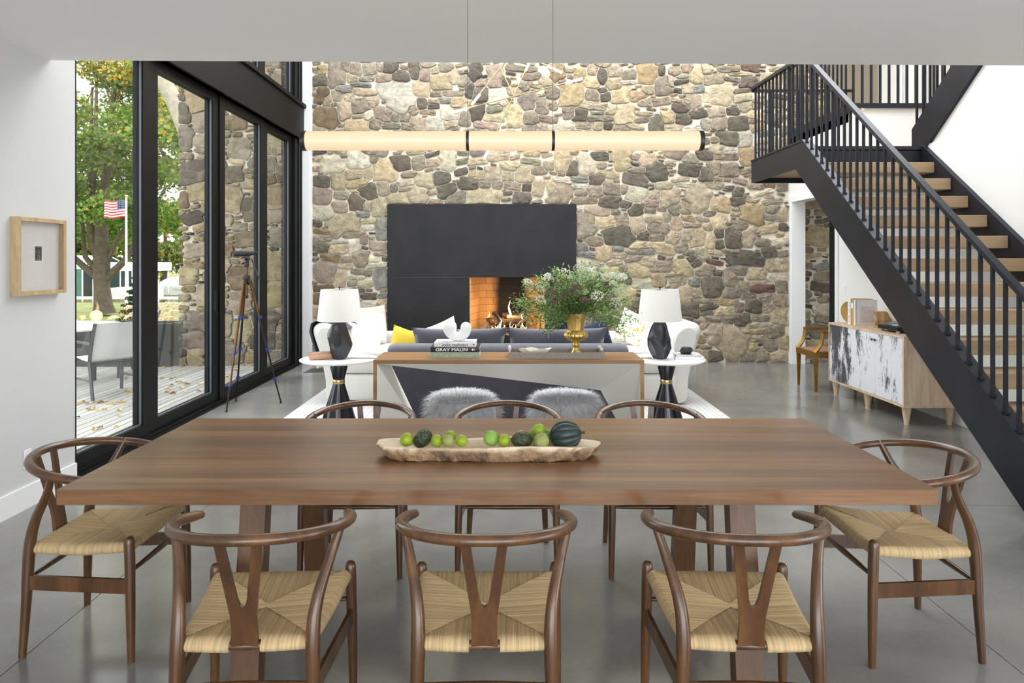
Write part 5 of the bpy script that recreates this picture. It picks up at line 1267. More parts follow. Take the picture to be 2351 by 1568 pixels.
def tomatillo(px_, py_, Y, r_, mat, label):
    p = at(px_, py_, Y); t = thing('tomatillo', (p.x, p.y, p.z), label, 'tomatillo', 'tomatillos in the stone tray')
    Mx = Euler((rnd.uniform(-.9, .2), rnd.uniform(-.5, .5), rnd.uniform(0, 6))).to_matrix()
    m = MB(); m.ball((0, 0, 0), r_, 36, 18, (1, 1, 1), fn=lambda d: 1+.05*abs(math.sin(3*math.atan2(d.y, d.x)+d.z))+.10*max(0, d.z-.8)*4, M=Mx); m.build('husk', mat, t, 60)
    c = Mx @ Vector((0, 0, r_*1.1)); d = Mx @ Vector((.3, .1, 1)); m = MB(); m.tube([c*.95, c+d*.010, c+d*.018+Vector((.004, 0, -.003))], [.003, .002, .0015], 6); m.build('stalk', STK, t, True)
tomatillo(1029, 1012, 2.815, .0235, TOM, 'small wrinkled tomatillo in front of a lime on the left')
tomatillo(1128, 1006, 2.85, .0305, TOMG, 'large smooth green tomatillo right of the bare tray middle')
tomatillo(1243, 1012, 2.815, .0300, TOM, 'wrinkled tomatillo leaning against the squash at the front')
tomatillo(1226, 998, 2.93, .0240, TOMG, 'green tomatillo hidden behind the topmost lime')
tomatillo(1258, 998, 2.93, .0230, TOMG, 'tomatillo tucked behind the squash')
def avocado(px_, py_, Y, rot, label):
    p = at(px_, py_, Y); t = thing('avocado', (p.x, p.y, p.z), label, 'avocado', 'avocados in the stone tray')
    Mx = Euler(rot).to_matrix()
    m = MB(); m.ball((0, 0, 0), .034, 30, 20, (.98, .98, 1.38), fn=lambda d: 1-.16*max(0, d.z)**1.3, M=Mx); m.build('skin', AVO, t, 80)
    m = MB(); m.ball(Mx @ Vector((0, 0, .040)), .004, 8, 5); m.build('stem_end', STK, t, True)
avocado(972, 1005, 2.86, (0.2, .75, 0.3), 'dark avocado tilted up at the left of the tray')
avocado(1200, 1009, 2.835, (0, 1.52, .05), 'dark avocado lying on its side at the right of the tray')
p = at(1298, 999, 2.86); sq = thing('acorn_squash', (p.x, p.y, p.z), 'dark green ribbed acorn squash at the right end of the tray', 'squash')
Mx = Euler((.12, 1.38, 0)).to_matrix()
m = MB(); m.ball((0, 0, 0), .0615, 80, 28, (1, 1, 1.06), fn=lambda d: (.90+.10*abs(math.cos(5*math.atan2(d.y, d.x)))**.55)*(1-.05*max(0, -d.z)**2), M=Mx); m.build('skin', SQ, sq, 60)
c = Mx @ Vector((0, 0, .060)); m = MB(); m.tube([c*.9, c*1.15, c*1.28+Vector((.004, 0, -.002))], [.008, .0055, .006], 8); m.build('stalk', plain('squash_stalk', srgb(58, 62, 44), .8), sq, True)

# ------------------------------------------------------------------ painted cabinet and what stands on it
cab = thing('sideboard', (3.95, 7.35, 0), 'limed oak sideboard with three smeared black-and-white doors under the stairs', 'cabinet')
KO = Vector((3.95, 7.35, 0))
def kb(m, name, mat, par=None, smooth=False, off=KO): return sb(m, name, mat, par or cab, smooth, off)
KX0, KX1, KY0, KY1, KZ0, KZ1 = 3.70, 4.22, 6.58, 8.12, .165, .832
m = MB(); m.box(KX0, KX1, KY0, KY1, KZ1-.022, KZ1); kb(m, 'top', LIMED)
m = MB(); m.box(KX0, KX1, KY0, KY1, KZ0, KZ0+.022); kb(m, 'bottom', LIMED)
m = MB(); m.box(KX0, KX1, KY0, KY0+.022, KZ0+.022, KZ1-.022); kb(m, 'side_panel', LIMED)
m = MB(); m.box(KX0, KX1, KY1-.022, KY1, KZ0+.022, KZ1-.022); kb(m, 'side_panel', LIMED)
m = MB(); m.box(KX1-.012, KX1, KY0+.022, KY1-.022, KZ0+.022, KZ1-.022); kb(m, 'back_panel', LIMED)
def paintdoor():
    m, nt, b = nm('smeared_paint'); N = nt.nodes; L = nt.links
    g = N.new('ShaderNodeNewGeometry'); mp = N.new('ShaderNodeMapping'); mp.inputs['Scale'].default_value = (1, 1, .38); L.new(g.outputs['Position'], mp.inputs['Vector'])
    n1 = N.new('ShaderNodeTexNoise'); n1.inputs['Scale'].default_value = 4.2; n1.inputs['Detail'].default_value = 2; L.new(mp.outputs[0], n1.inputs['Vector'])
    n2 = N.new('ShaderNodeTexNoise'); n2.inputs['Scale'].default_value = 42; n2.inputs['Detail'].default_value = 8; n2.inputs['Roughness'].default_value = .8; L.new(mp.outputs[0], n2.inputs['Vector'])
    a = N.new('ShaderNodeMath'); a.operation = 'MULTIPLY_ADD'; a.inputs[1].default_value = .75; L.new(n2.outputs['Fac'], a.inputs[0]); L.new(n1.outputs['Fac'], a.inputs[2])
    r = N.new('ShaderNodeValToRGB'); e = r.color_ramp.elements; e[0].position = .87; e[0].color = (*srgb(226, 226, 230), 1); e[1].position = .94; e[1].color = (*srgb(74, 74, 82), 1)
    L.new(a.outputs[0], r.inputs['Fac']); L.new(r.outputs[0], b.inputs['Base Color']); b.inputs['Roughness'].default_value = .4; return m
PD = paintdoor(); w_ = (KY1-KY0-.044)/3
PEWT = plain('knob_pewter', srgb(90, 84, 76), .35, metal=.8)
for i in range(3):
    y0 = KY0+.022+i*w_
    m = MB(); m.rbox(KX0+.002, KX0+.022, y0+.0015, y0+w_-.0015, KZ0+.024, KZ1-.024, .002, 1); d = kb(m, 'door', PD)
    yk = (y0+.03) if i == 1 else (y0+w_-.03 if i == 0 else y0+.03)
    m = MB(); m.lathe([(.004, 0), (.004, .012), (.013, .014), (.014, .020), (.010, .024), (0, .025)], 14); o = m.build('knob', PEWT, d, True, loc=Vector((KX0+.002, yk, .745))-KO, rot=(0, -PI/2, 0))
for X in (KX0+.06, KX1-.06):
    for Y in (KY0+.06, (KY0+KY1)/2, KY1-.06):
        if X > 4 and Y == (KY0+KY1)/2: continue
        m = MB(); m.lathe([(.022, .008), (.036, .11), (.042, KZ0)], 20, (X, Y, 0)); m.lathe([(.026, 0), (.026, .008)], 16, (X, Y, 0)); kb(m, 'leg', LIMED, None, 40)
def stand_book(y, t, h, w, cover, label, xs_=3.80):
    b = thing('book', (xs_, y, KZ1), label, 'book', 'books standing on the sideboard')
    m = MB(); m.box(0, w, -t/2, -t/2+.003, 0, h); m.box(0, w, t/2-.003, t/2, 0, h); m.box(0, .004, -t/2, t/2, 0, h); m.build('cover', cover, b)
    m = MB(); m.box(.004, w-.004, -t/2+.003, t/2-.003, .004, h-.004); m.build('pages', PAGES, b); return b
b = stand_book(7.835, .075, .288, .22, plain('white_gloss', srgb(238, 238, 236), .35), 'thick white book with coloured letters on its spine on the sideboard')
zz = .262
for ch, cc in zip('THE ART BOOK', ((90, 150, 170), (190, 90, 110), (150, 110, 170), 0, (90, 70, 170), (70, 60, 170), (90, 80, 150), 0, (60, 60, 160), (210, 60, 80), (130, 150, 190), (90, 180, 170))):
    zz -= .0195
    if cc: text(b, ch, .021, (-.0008, 0, zz), (PI/2, PI/2, -PI/2), plain('ink_%d' % int(zz*1e4), srgb(*cc), .6), 'letter', h=.017)
b = stand_book(7.77, .05, .285, .22, plain('ochre_cover', srgb(206, 150, 60), .5), 'ochre-spined book between two white books on the sideboard')
m = MB(); m.box(-.0006, -.0002, -.02, .02, .18, .24); m.build('spine_label', WINK, b)
b = stand_book(7.715, .055, .280, .235, plain('pale_grey_gloss', srgb(222, 220, 220), .4), 'pale grey book with its cover to the room on the sideboard')
text(b, 'A Beautiful Living Home' if False else 'C.', .012, (.03, -.0281, .255), (PI/2, 0, 0), plain('grey_ink', srgb(170, 170, 172), .6), 'cover_print')
m = MB(); m.box(.05, .20, -.0282, -.0276, .03, .205); m.build('cover_picture', plain('pale_print', srgb(206, 200, 202), .5, var=.12, vscale=30), b)
m = MB(); m.lathe([(0, 0), (.10, .006), (.125, .02), (.127, .02), (.11, .002), (0, -.004)], 40)
tag(m.build('gold_plate', GOLD, None, True, loc=(3.86, 7.96, KZ1+.118), rot=(PI/2-.25, 0, .25)), 'round gold plate leaning behind the books on the sideboard', 'plate')
m = MB(); rg = random.Random(6)
P = []
for i in range(15):
    u = i/14; row = []
    for k in range(24):
        a = 2*PI*k/24; r_ = .070*(1+.12*math.sin(2*a+u*3)+.10*math.sin(5*a-u*5)+.06*math.sin(11*a+u*9))*(.95+.10*math.sin(u*5+.5))
        row.append((r_*math.cos(a)*1.1+.02*math.sin(u*4), r_*math.sin(a)*.6, u*.168+.010*math.sin(3*a)*u))
    P.append(row)
m.grid(P, True); m.add(P[0], [tuple(range(23, -1, -1))]); m.add(P[-1], [tuple(range(24))])
tag(m.build('driftwood', wood('burl_wood', srgb(150, 104, 60), srgb(214, 176, 122), 'z', 14, .6, .3, 0, bump=.5), None, 50, loc=(3.93, 7.40, KZ1)), 'gnarled driftwood piece between the books and the record player', 'sculpture')
tt = thing('record_player', (3.98, 7.02, KZ1), 'black record player with clear raised lid on the sideboard', 'record player')
m = MB(); m.rbox(-.20, .20, -.18, .18, .022, .062, .004, 1); m.build('plinth', BLACK, tt)
m = MB(); m.lathe([(.15, .064), (.155, .066), (.155, .086), (.15, .088), (0, .088)], 48, (-.03, 0, 0)); m.build('platter', plain('platter_alu', srgb(170, 172, 174), .25, metal=.9), tt, 40)
m = MB(); m.lathe([(.148, .0885), (.148, .091), (0, .091)], 48, (-.03, 0, 0)); m.build('record', plain('vinyl', (.01, .01, .01), .25), tt, 40)
m = MB(); m.tube([(.16, .12, .06), (.16, .12, .10), (.15, .0, .105), (.10, -.09, .097)], .005, 8); m.build('tonearm', plain('tonearm_alu', srgb(190, 190, 192), .3, metal=.9), tt, True)
for X in (-.17, .17):
    for Y in (-.15, .15):
        m = MB(); m.lathe([(.02, 0), (.022, .02), (.02, .022)], 16, (X, Y, 0)); m.build('foot', plain('foot_alu_%d_%d' % (X > 0, Y > 0), srgb(200, 200, 202), .3, metal=.9), tt, True)
ACR = thin_glass('clear_acrylic', (.94, .95, .95), 1.2)
m = MB(); Ml = Matrix.Translation((0, .18, .075)) @ Matrix.Rotation(math.radians(62), 4, 'X')
m.box(-.20, .20, -.36, 0, .050, .054, Ml); m.box(-.20, -.196, -.36, 0, 0, .05, Ml); m.box(.196, .20, -.36, 0, 0, .05, Ml); m.box(-.2, .2, -.36, -.356, 0, .05, Ml); m.build('lid', ACR, tt)

# ------------------------------------------------------------------ gilded armchair by the doorway
gc = thing('gilded_armchair', (3.86, 8.50, 0), 'gilded low-backed armchair beside the sideboard by the doorway', 'chair')
GILD = plain('antique_gilt', srgb(150, 112, 52), .45, metal=.75, var=.2, vscale=20)
for s in (-1, 1):
    for (x, r0) in ((-.245, .017), (.215, .017)):
        m = MB(); V = []
        for z_, w_ in ((0, .011), (.40, .021)): V += [(x-w_, s*.245-w_, z_), (x+w_, s*.245-w_, z_), (x+w_, s*.245+w_, z_), (x-w_, s*.245+w_, z_)]
        m.add(V, [(3,2,1,0), (4,5,6,7), (0,1,5,4), (1,2,6,5), (2,3,7,6), (3,0,4,7)]); m.build('leg', GILD, gc)
    P = [(-.262, s*.245, .46), (-.225, s*.245, .50), (-.19, s*.245, .55), (-.172, s*.245, .62), (-.165, s*.245, .70)]
    m = MB(); m.tube(P, .020, 4, up=(0, 1, 0), flat=(1.2, 1.2)); m.build('arm_post', GILD, gc, True)
    m = MB(); m.box(-.182, .22, s*.245-.018, s*.245+.018, .682, .715); m.build('arm_rail', GILD, gc)
    m = MB(); m.box(.19, .225, s*.245-.018, s*.245+.018, .40, .69); m.build('back_post', GILD, gc)
m = MB(); m.box(-.27, .235, -.267, .267, .40, .462); m.build('seat_frame', GILD, gc)
m = MB(); m.rbox(-.25, .215, -.245, .245, .456, .475, .008, 2); m.build('seat_pad', plain('tan_leather', srgb(150, 116, 90), .5), gc)
m = MB(); m.box(.195, .225, -.227, .227, .682, .715); m.build('back_rail', GILD, gc)

# ------------------------------------------------------------------ tripod with binoculars
tp = thing('tripod', (-2.75, 7.45, 0), 'bronze and black tripod standing in front of the glass wall', 'tripod')
COP = plain('bronze_tube', srgb(98, 68, 42), .3, metal=.8); CBLK = plain('leg_black', srgb(30, 26, 24), .35, metal=.4); BLUE = plain('blue_lock', srgb(28, 44, 112), .4)
ap = Vector((0, 0, 1.34))
for i, ft in enumerate(((-.10, -.28, 0), (.31, .16, 0), (-.21, .26, 0))):
    f = Vector(ft); d = f-ap; top_ = ap + Vector((d.x, d.y, 0)).normalized()*.035
    q = [top_.lerp(f, u) for u in (0, .30, .56, .80, 1)]
    m = MB(); m.tube([q[0], q[1]], .0145, 10); leg_ = m.build('leg', COP, tp, True)
    m = MB(); m.tube([q[1], q[2]], .012, 10); m.build('leg_section', COP if i == 0 else CBLK, leg_, True)
    m = MB(); m.tube([q[2], q[3]], .010, 10); m.build('leg_section', CBLK if i else COP, leg_, True)
    m = MB(); m.tube([q[3], q[4]+Vector((0, 0, .02))], .008, 10); m.build('leg_section', CBLK, leg_, True)
    m = MB(); m.ball(f+Vector((0, 0, .013)), .013, 10, 8); m.build('rubber_foot', BLACK, leg_, True)
    for k in (1, 2, 3):
        dd = d.normalized()*.018
        m = MB(); m.tube([q[k]-dd, q[k]+dd], .0165, 10); m.rbox(q[k].x+.008, q[k].x+.026, q[k].y-.012, q[k].y+.012, q[k].z-.014, q[k].z+.014, .004, 1); m.build('leg_lock', BLUE, leg_, 40)
    m = MB(); m.tube([ap+Vector((0, 0, .03)), q[0]-Vector((0, 0, .05))], .021, 10); m.build('leg_joint', BLACK, tp, True)
m = MB(); m.tube([(0, 0, 1.16), (0, 0, 1.50)], .012, 12); m.build('centre_column', COP, tp, True)
m = MB(); m.lathe([(.014, 1.14), (.016, 1.145), (.016, 1.175), (.012, 1.18)], 14); m.build('column_foot', BLACK, tp, True)
m = MB(); m.lathe([(.035, 1.345), (.038, 1.36), (.03, 1.385), (.014, 1.39)], 16); m.build('shoulder', BLACK, tp, True)
m = MB(); m.lathe([(.02, 1.47), (.024, 1.48), (.024, 1.52), (.018, 1.53)], 14); m.build('head_collar', BLACK, tp, True)
m = MB(); m.ball((0, 0, 1.535), .026, 14, 10); m.rbox(-.055, .035, -.02, .02, 1.56, 1.575, .004, 1); m.build('pan_head', BLACK, tp, True)
m = MB(); m.lathe([(.009, 0), (.009, .022)], 14); m.build('red_knob', plain('red_plastic', srgb(190, 40, 36), .4), tp, True, loc=(-.008, -.018, 1.532), rot=(PI/2, 0, 0))
m = MB(); m.tube([(.02, 0, 1.55), (.055, .0, 1.555), (.085, 0, 1.47), (.14, .0, 1.34)], [.006, .006, .007, .011], 8); m.build('pan_handle', BLACK, tp, True)
m = MB(); m.tube([(-.02, -.01, 1.52), (-.045, -.02, 1.50)], .009, 8); m.build('knob', BLACK, tp, True)
bn = thing('binoculars', (-2.75, 7.45, 1.578), 'black binoculars mounted on the tripod by the glass wall', 'binoculars')
for s in (-1, 1):
    m = MB(); m.tube([(-.112, s*.040, .034), (-.09, s*.040, .034), (.02, s*.036, .038), (.06, s*.034, .039)], [.031, .031, .026, .019], 16); m.build('barrel', BLACK, bn, 50)
    m = MB(); m.tube([(.055, s*.034, .039), (.105, s*.034, .041)], [.023, .021], 16); m.build('eyepiece', BLACK, bn, 50)
m = MB(); m.box(-.03, .03, -.012, .012, .0, .05); m.build('bridge', BLACK, bn)

# ------------------------------------------------------------------ brass branch chandelier beyond the soffit
ch = thing('chandelier', (.05, 7.6, 3.4), 'brass rod chandelier with frosted glass tube lights under the soffit edge', 'chandelier')
CO = Vector((.05, 7.6, 3.4))
FROST = plain('frosted_tube', srgb(244, 244, 244), .3); FROST.node_tree.nodes['Principled BSDF'].inputs['Emission Color'].default_value = (1, .98, .95, 1); FROST.node_tree.nodes['Principled BSDF'].inputs['Emission Strength'].default_value = .25
def rod(a, b, ga=0, gb=0, dy0=0.0, dy1=0.0):
    A = at(a[0], a[1], 7.6+dy0)-CO; B = at(b[0], b[1], 7.6+dy1)-CO; L_ = (B-A).length; d = (B-A)/L_
    m = MB(); m.tube([A+d*ga, B-d*gb], .0055, 8); m.build('rod', BRASS, ch, True)
    if ga:
        m = MB(); m.tube([A, A+d*ga], .0145, 12); m.build('glass_tube', FROST, ch, True)
        m = MB(); m.tube([A+d*ga, A+d*(ga+.09)], .010, 10); m.build('socket', BRASS, ch, True)
    if gb:
        m = MB(); m.tube([B-d*gb, B], .0145, 12); m.build('glass_tube', FROST, ch, True)
        m = MB(); m.tube([B-d*(gb+.09), B-d*gb], .010, 10); m.build('socket', BRASS, ch, True)
    return A, B
rod((1195, 95), (1083, 241), 0, .15, .0, -.15)
rod((1030, 260), (1337, 181), .22, .20, -.1, .15)
rod((1223, 128), (1111, 365), .20, .20, .12, -.12)
rod((1150, 158), (1178, 218), 0, 0, -.05, .02)
rod((1157, 225), (1168, 239), 0, 0, -.02, .02)
rod((1225, 137), (1290, 167), 0, .19, .1, -.05)
rod((1128, 148), (1150, 60), .10, 0, .1, 0)
rod((1195, 95), (1180, -60), 0, 0, 0, 0)
A = at(1180, -60, 7.6)-CO; m = MB(); m.tube([A, (A.x, A.y, 6.2-3.4)], .006, 8); m.build('stem', BRASS, ch, True)
m = MB(); m.tube([at(1195, 95, 7.6)-CO, at(1150, 158, 7.55)-CO], .0055, 8); m.build('rod', BRASS, ch, True)

# ------------------------------------------------------------------ picture, outlet, switch, floor vent
pf = thing('framed_picture', (XL, 4.49, 1.57), 'pale wood framed print with a small dark image on the left wall', 'picture')
FRM = wood('washed_frame', srgb(150, 122, 86), srgb(206, 180, 138), 'z', 12, .6, .15, .03)
hy, hz, bw, dp = .232, .241, .024, .052
m = MB(); m.box(0, dp, -hy, -hy+bw, -hz, hz); m.build('frame_side', FRM, pf)
m = MB(); m.box(0, dp, hy-bw, hy, -hz, hz); m.build('frame_side', FRM, pf)
m = MB(); m.box(0, dp, -hy+bw, hy-bw, hz-bw, hz); m.build('frame_rail', FRM, pf)
m = MB(); m.box(0, dp, -hy+bw, hy-bw, -hz, -hz+bw); m.build('frame_rail', FRM, pf)
m = MB(); m.box(.002, .018, -hy+bw, hy-bw, -hz+bw, hz-bw); m.build('paper', plain('crinkled_paper', srgb(216, 212, 206), .9, bump=.8, bscale=9), pf)
m = MB(); m.box(.018, .0185, -.042, .040, -.035, .072); m.build('print_border', plain('print_paper', srgb(226, 222, 214), .8), pf)
m = MB(); m.box(.0185, .019, -.034, .032, -.028, .064); pr = m.build('print', plain('linocut_ink', srgb(34, 34, 40), .7), pf)
LN = plain('linocut_line', srgb(190, 186, 176), .8); m = MB()
for (a, b_, c_, d_) in ((-.030, .028, .058, .0595), (-.030, .028, -.0235, -.022), (-.030, -.0288, -.022, .058), (.0268, .028, -.022, .058)): m.box(.019, .0193, a, b_, c_, d_)
for pts in ([(-.012, -.02), (-.015, .01), (-.012, .035), (0, .048), (.010, .035), (.012, .01), (.010, -.02)], [(-.012, .0), (-.003, .006), (.011, -.002)], [(-.006, -.02), (-.004, -.006), (.002, .012), (-.002, .03)]):
    for p, q in zip(pts[:-1], pts[1:]): m.tube([(.0192, p[0], p[1]), (.0192, q[0], q[1])], .0008, 4)
m.build('print_lines', LN, pr)
m = MB(); m.box(.040, .042, -hy+bw, hy-bw, -hz+bw, hz-bw); m.build('glazing', CLEAR, pf)
def plate(name, loc, rot, label, slots):
    t = thing(name, loc, label, 'outlet' if slots else 'switch'); t.rotation_euler = rot
    m = MB(); m.rbox(-.036, .036, -.006, 0, -.058, .058, .002, 1); m.build('cover_plate', WHITE, t)
    if slots:
        for z_ in (-.022, .022):
            m = MB(); m.rbox(-.017, .017, -.008, -.006, z_-.014, z_+.014, .001, 1); s_ = m.build('socket', WHITE, t)
            g = MB(); g.box(-.007, -.005, -.0085, -.008, z_-.004, z_+.006); g.box(.005, .007, -.0085, -.008, z_-.004, z_+.006); g.build('slot', BLACK, s_)
    else:
        m = MB(); m.rbox(-.012, .012, -.009, -.006, -.03, .03, .001, 1); m.build('rocker', WHITE, t)
plate('wall_outlet', (XL, 4.41, .305), (0, 0, PI/2), 'white wall outlet behind the left end chair', True)
plate('light_switch', (XR, 8.88, 1.17), (0, 0, -PI/2), 'white light switch on the wall between the doorway and the stairs', False)
fv = thing('floor_vent', (-2.66, 9.85, 0), 'bronze-grey floor register set in the concrete by the glass wall', 'vent')
VM = plain('vent_metal', srgb(110, 108, 106), .4, metal=.6)
m = MB(); m.box(-.13, .13, -.19, -.17, 0, .006); m.box(-.13, .13, .17, .19, 0, .006); m.box(-.13, -.105, -.17, .17, 0, .006); m.box(.105, .13, -.17, .17, 0, .006); m.build('frame', VM, fv)
m = MB(); m.box(-.105, .105, -.17, .17, 0, .001); m.build('duct', BLACK, fv)
for k in range(11):
    m = MB(); m.box(-.105+.0191*k, -.105+.0191*k+.009, -.17, .17, .001, .005); m.build('louver', VM, fv)
# ------------------------------------------------------------------ outdoors: deck
DECKW = wood('weathered_board', srgb(146, 142, 134), srgb(196, 193, 186), 'y', 9, .75, .05, .10)
dk = struct(MB().box(-12.5, -3.26, 2.0, 10.45, -.16, -.055).build('deck_frame', plain('dark_deck_frame', srgb(60, 56, 50), .9)))  # dark brown frame below the boards
bw = .0985; me = MB().rbox(-bw/2+.004, bw/2-.004, -4.3, 4.3, -.03, 0, .003, 1).mesh('board', DECKW)
for i in range(72):
    share(me, 'board', dk, (-3.31-i*bw, 6.16, -.022), None)
LEAFD = vcol('fallen_leaf', .7, .2, 30, 0)
def leafm(seed):
    rg = random.Random(seed); m = MB(); n = 7; P = []
    L_ = rg.uniform(.05, .09); W = rg.uniform(.010, .020); cc = srgb(*rg.choice(((222, 178, 72), (206, 150, 60), (176, 120, 66), (226, 196, 110), (140, 92, 56))))
    for i in range(n+1):
        u = i/n; w_ = W*math.sin(PI*u)**.7; cu = .016*math.sin(PI*u)*rg.uniform(.6, 1.4)
        P.append([(L_*(u-.5), -w_, .004+cu+.012*u), (L_*(u-.5), 0, .003+cu*.4), (L_*(u-.5), w_, .004+cu)])
    m.grid(P, colr=cc); return m.mesh('leaf', LEAFD, True)
lms = [leafm(i) for i in range(9)]
rg = random.Random(44)
lpx = [(360,884),(372,870),(392,887),(400,903),(386,895),(405,878),(413,880),(424,882),(430,883),(455,883),(470,882),(474,884),(383,903),(393,901),(397,905),(418,892),(424,902),(455,899),(470,908),(473,845),(425,840),(421,842),(447,839),(459,841),(468,847),(392,871),(402,867),(378,846),(176,930),(188,925),(200,928),(216,926),(233,926),(240,923),(252,930),(262,928),(270,927),(280,924),(285,923),(305,920),(310,921),(203,942),(213,940),(222,944),(240,942),(275,944),(273,956),(219,987),(231,984),(267,982),(177,961),(292,899),(296,900),(288,871),(520,868),(530,862),(512,855),(540,852),(525,880),(545,870)]
for i, (x, y) in enumerate(lpx):
    Y = F*(EYE+.022)/(y-HY+.0001); X = (x-CX)/F*Y
    if X > -3.28 or Y > 10.4: continue
    o = share(lms[i % 9], 'fallen_leaf', None, (X, Y, -.021), (rg.uniform(-.1, .1), rg.uniform(-.1, .1), rg.uniform(0, 6.28)))
    tag(o, 'dry curled autumn leaf lying on the grey deck boards', 'leaf', 'fallen leaves on the deck')
# planter at the end of the deck
PLM = plain('dark_planter', srgb(52, 50, 48), .6, var=.25, vscale=3)
pt = thing('planter', (-6.68, 10.6, -.05), 'long dark planter box along the end of the deck', 'planter')
m = MB(); m.box(-1.75, 1.75, -.25, -.22, 0, .66); m.box(-1.75, 1.75, .22, .25, 0, .66); m.box(-1.75, -1.72, -.22, .22, 0, .66); m.box(1.72, 1.75, -.22, .22, 0, .66); m.build('box', PLM, pt)
m = MB(); m.box(-1.72, 1.72, -.22, .22, .5, .6); m.build('soil', plain('soil', srgb(60, 48, 36), .95), pt)
# patio set
PW = plain('patio_white', srgb(238, 238, 236), .6); PG = plain('patio_grey', srgb(62, 62, 66), .45, metal=.3)
ptab = thing('patio_table', (-5.62, 8.95, -.022), 'round white patio table outside the glass wall', 'table')
m = MB(); m.lathe([(0, .70), (.64, .70), (.655, .715), (.655, .735), (.645, .742), (0, .742)], 56, cap=False); m.build('top', PW, ptab, 40)
for k in range(4):
    a = PI/4+k*PI/2; m = MB(); m.tube([(.34*math.cos(a), .34*math.sin(a), 0), (.30*math.cos(a), .30*math.sin(a), .70)], .03, 8); m.build('leg', PG, ptab, True)
def patio_chair(loc, rz, label):
    t = thing('patio_chair', loc, label, 'chair', 'sling chairs round the patio table', rz)
    for s in (-1, 1):
        m = MB(); m.tube([(s*.27, .24, 0), (s*.27, .22, .62)], .020, 4, up=(0, 1, 0)); m.build('front_leg', PG, t)
        m = MB(); m.tube([(s*.27, -.30, 0), (s*.27, -.21, .42), (s*.27, -.26, .62), (s*.27, -.36, .86)], .020, 4, up=(0, 1, 0)); m.build('rear_leg', PG, t)
        m = MB(); m.box(s*.27-.022, s*.27+.022, -.27, .25, .615, .635); m.build('arm', PG, t)
        m = MB(); m.tube([(s*.25, .20, .20), (s*.25, -.24, .20)], .012, 6); m.build('side_rail', PG, t)
    m = MB(); P = [[(x, y, z) for x in (-.25, 0, .25)] for y, z in ((.25, .43), (.24, .445), (.0, .42), (-.18, .415), (-.215, .45), (-.25, .60), (-.35, .84), (-.36, .86))]
    m.grid(P); m.build('sling', PW, t, 80)
    m = MB(); m.tube([(-.27, .23, .41), (.27, .23, .41)], .014, 6); m.tube([(-.27, -.20, .40), (.27, -.20, .40)], .014, 6); m.build('cross_rail', PG, t)
    return t
patio_chair((-4.68, 8.25, -.022), math.radians(52), 'grey framed white sling chair nearest the glass wall')
patio_chair((-6.35, 9.45, -.022), math.radians(-110), 'white sling chair on the far side of the patio table')
patio_chair((-5.28, 9.72, -.022), math.radians(150), 'white sling chair partly hidden behind the black window stile')

# ------------------------------------------------------------------ lawn, water, jetty
GRASS = plain('lawn', srgb(122, 128, 66), .9, var=.3, vscale=1.2, bump=.8, bscale=40)
gz = -.75
struct(MB().box(-70, -2.5, 11.3, 38, gz-.3, gz).build('ground', GRASS)); 
struct(MB().box(-70, -12.5, -6, 11.3, gz-.3, gz).build('ground_side', GRASS))
struct(MB().box(-120, 30, 62, 130, gz-.5, gz+.1).build('far_shore', plain('far_shore_grass', srgb(128, 120, 62), .95, var=.3, vscale=.4)))
struct(MB().box(-120, 30, 38, 62, gz-.5, gz-.25).build('lake', plain('lake_water', srgb(120, 122, 84), .15)))
dockm = plain('dock_white', srgb(232, 232, 230), .6)
jt = thing('jetty', (-24, 38.5, gz), 'white jetty with posts along the lake shore', 'jetty')
m = MB(); m.box(-8, 7.5, -.5, .5, .16, .26); m.build('deck', dockm, jt)
for i in range(9):
    m = MB(); m.tube([(-7+i*1.75, -.55, -.4), (-7+i*1.75, -.55, 1.25)], .045, 8); m.build('post', dockm, jt)
bs = thing('boat_shelter', (-25.2, 43, gz), 'green canvas boat shelter with a pale ridge roof by the lake', 'shelter')
GRN = plain('green_canvas', srgb(62, 112, 98), .7); MINT = plain('mint_roof', srgb(196, 222, 208), .6); DG = plain('dark_green_canvas', srgb(26, 48, 46), .8)
m = MB(); m.add([(-6, -1.1, 1.75), (0, -1.1, 1.75), (0, .3, 2.55), (-6, .3, 2.55)], [(0, 1, 2, 3)]); m.add([(-6, .3, 2.55), (0, .3, 2.55), (0, 1.7, 1.75), (-6, 1.7, 1.75)], [(0, 1, 2, 3)]); m.build('roof', MINT, bs)
m = MB(); m.box(-6, 0, -1.12, -1.08, .05, 1.75); m.build('side', GRN, bs)
m = MB(); m.add([(0, -1.1, .1), (1.6, 1.4, .1), (1.6, 1.4, 1.75), (.8, .3, 2.55), (0, -1.1, 1.75)], [(0, 1, 2, 3, 4)]); m.build('gable_end', DG, bs)
m = MB()
for p, q in (((0, -1.12, -.2), (0, -1.12, 1.75)), ((0, -1.12, 1.75), (.8, .28, 2.55)), ((.8, .28, 2.55), (1.62, 1.38, 1.75)), ((1.62, 1.38, 1.75), (1.62, 1.38, -.2))): m.tube([p, q], .04, 6)
m.build('frame', dockm, bs)
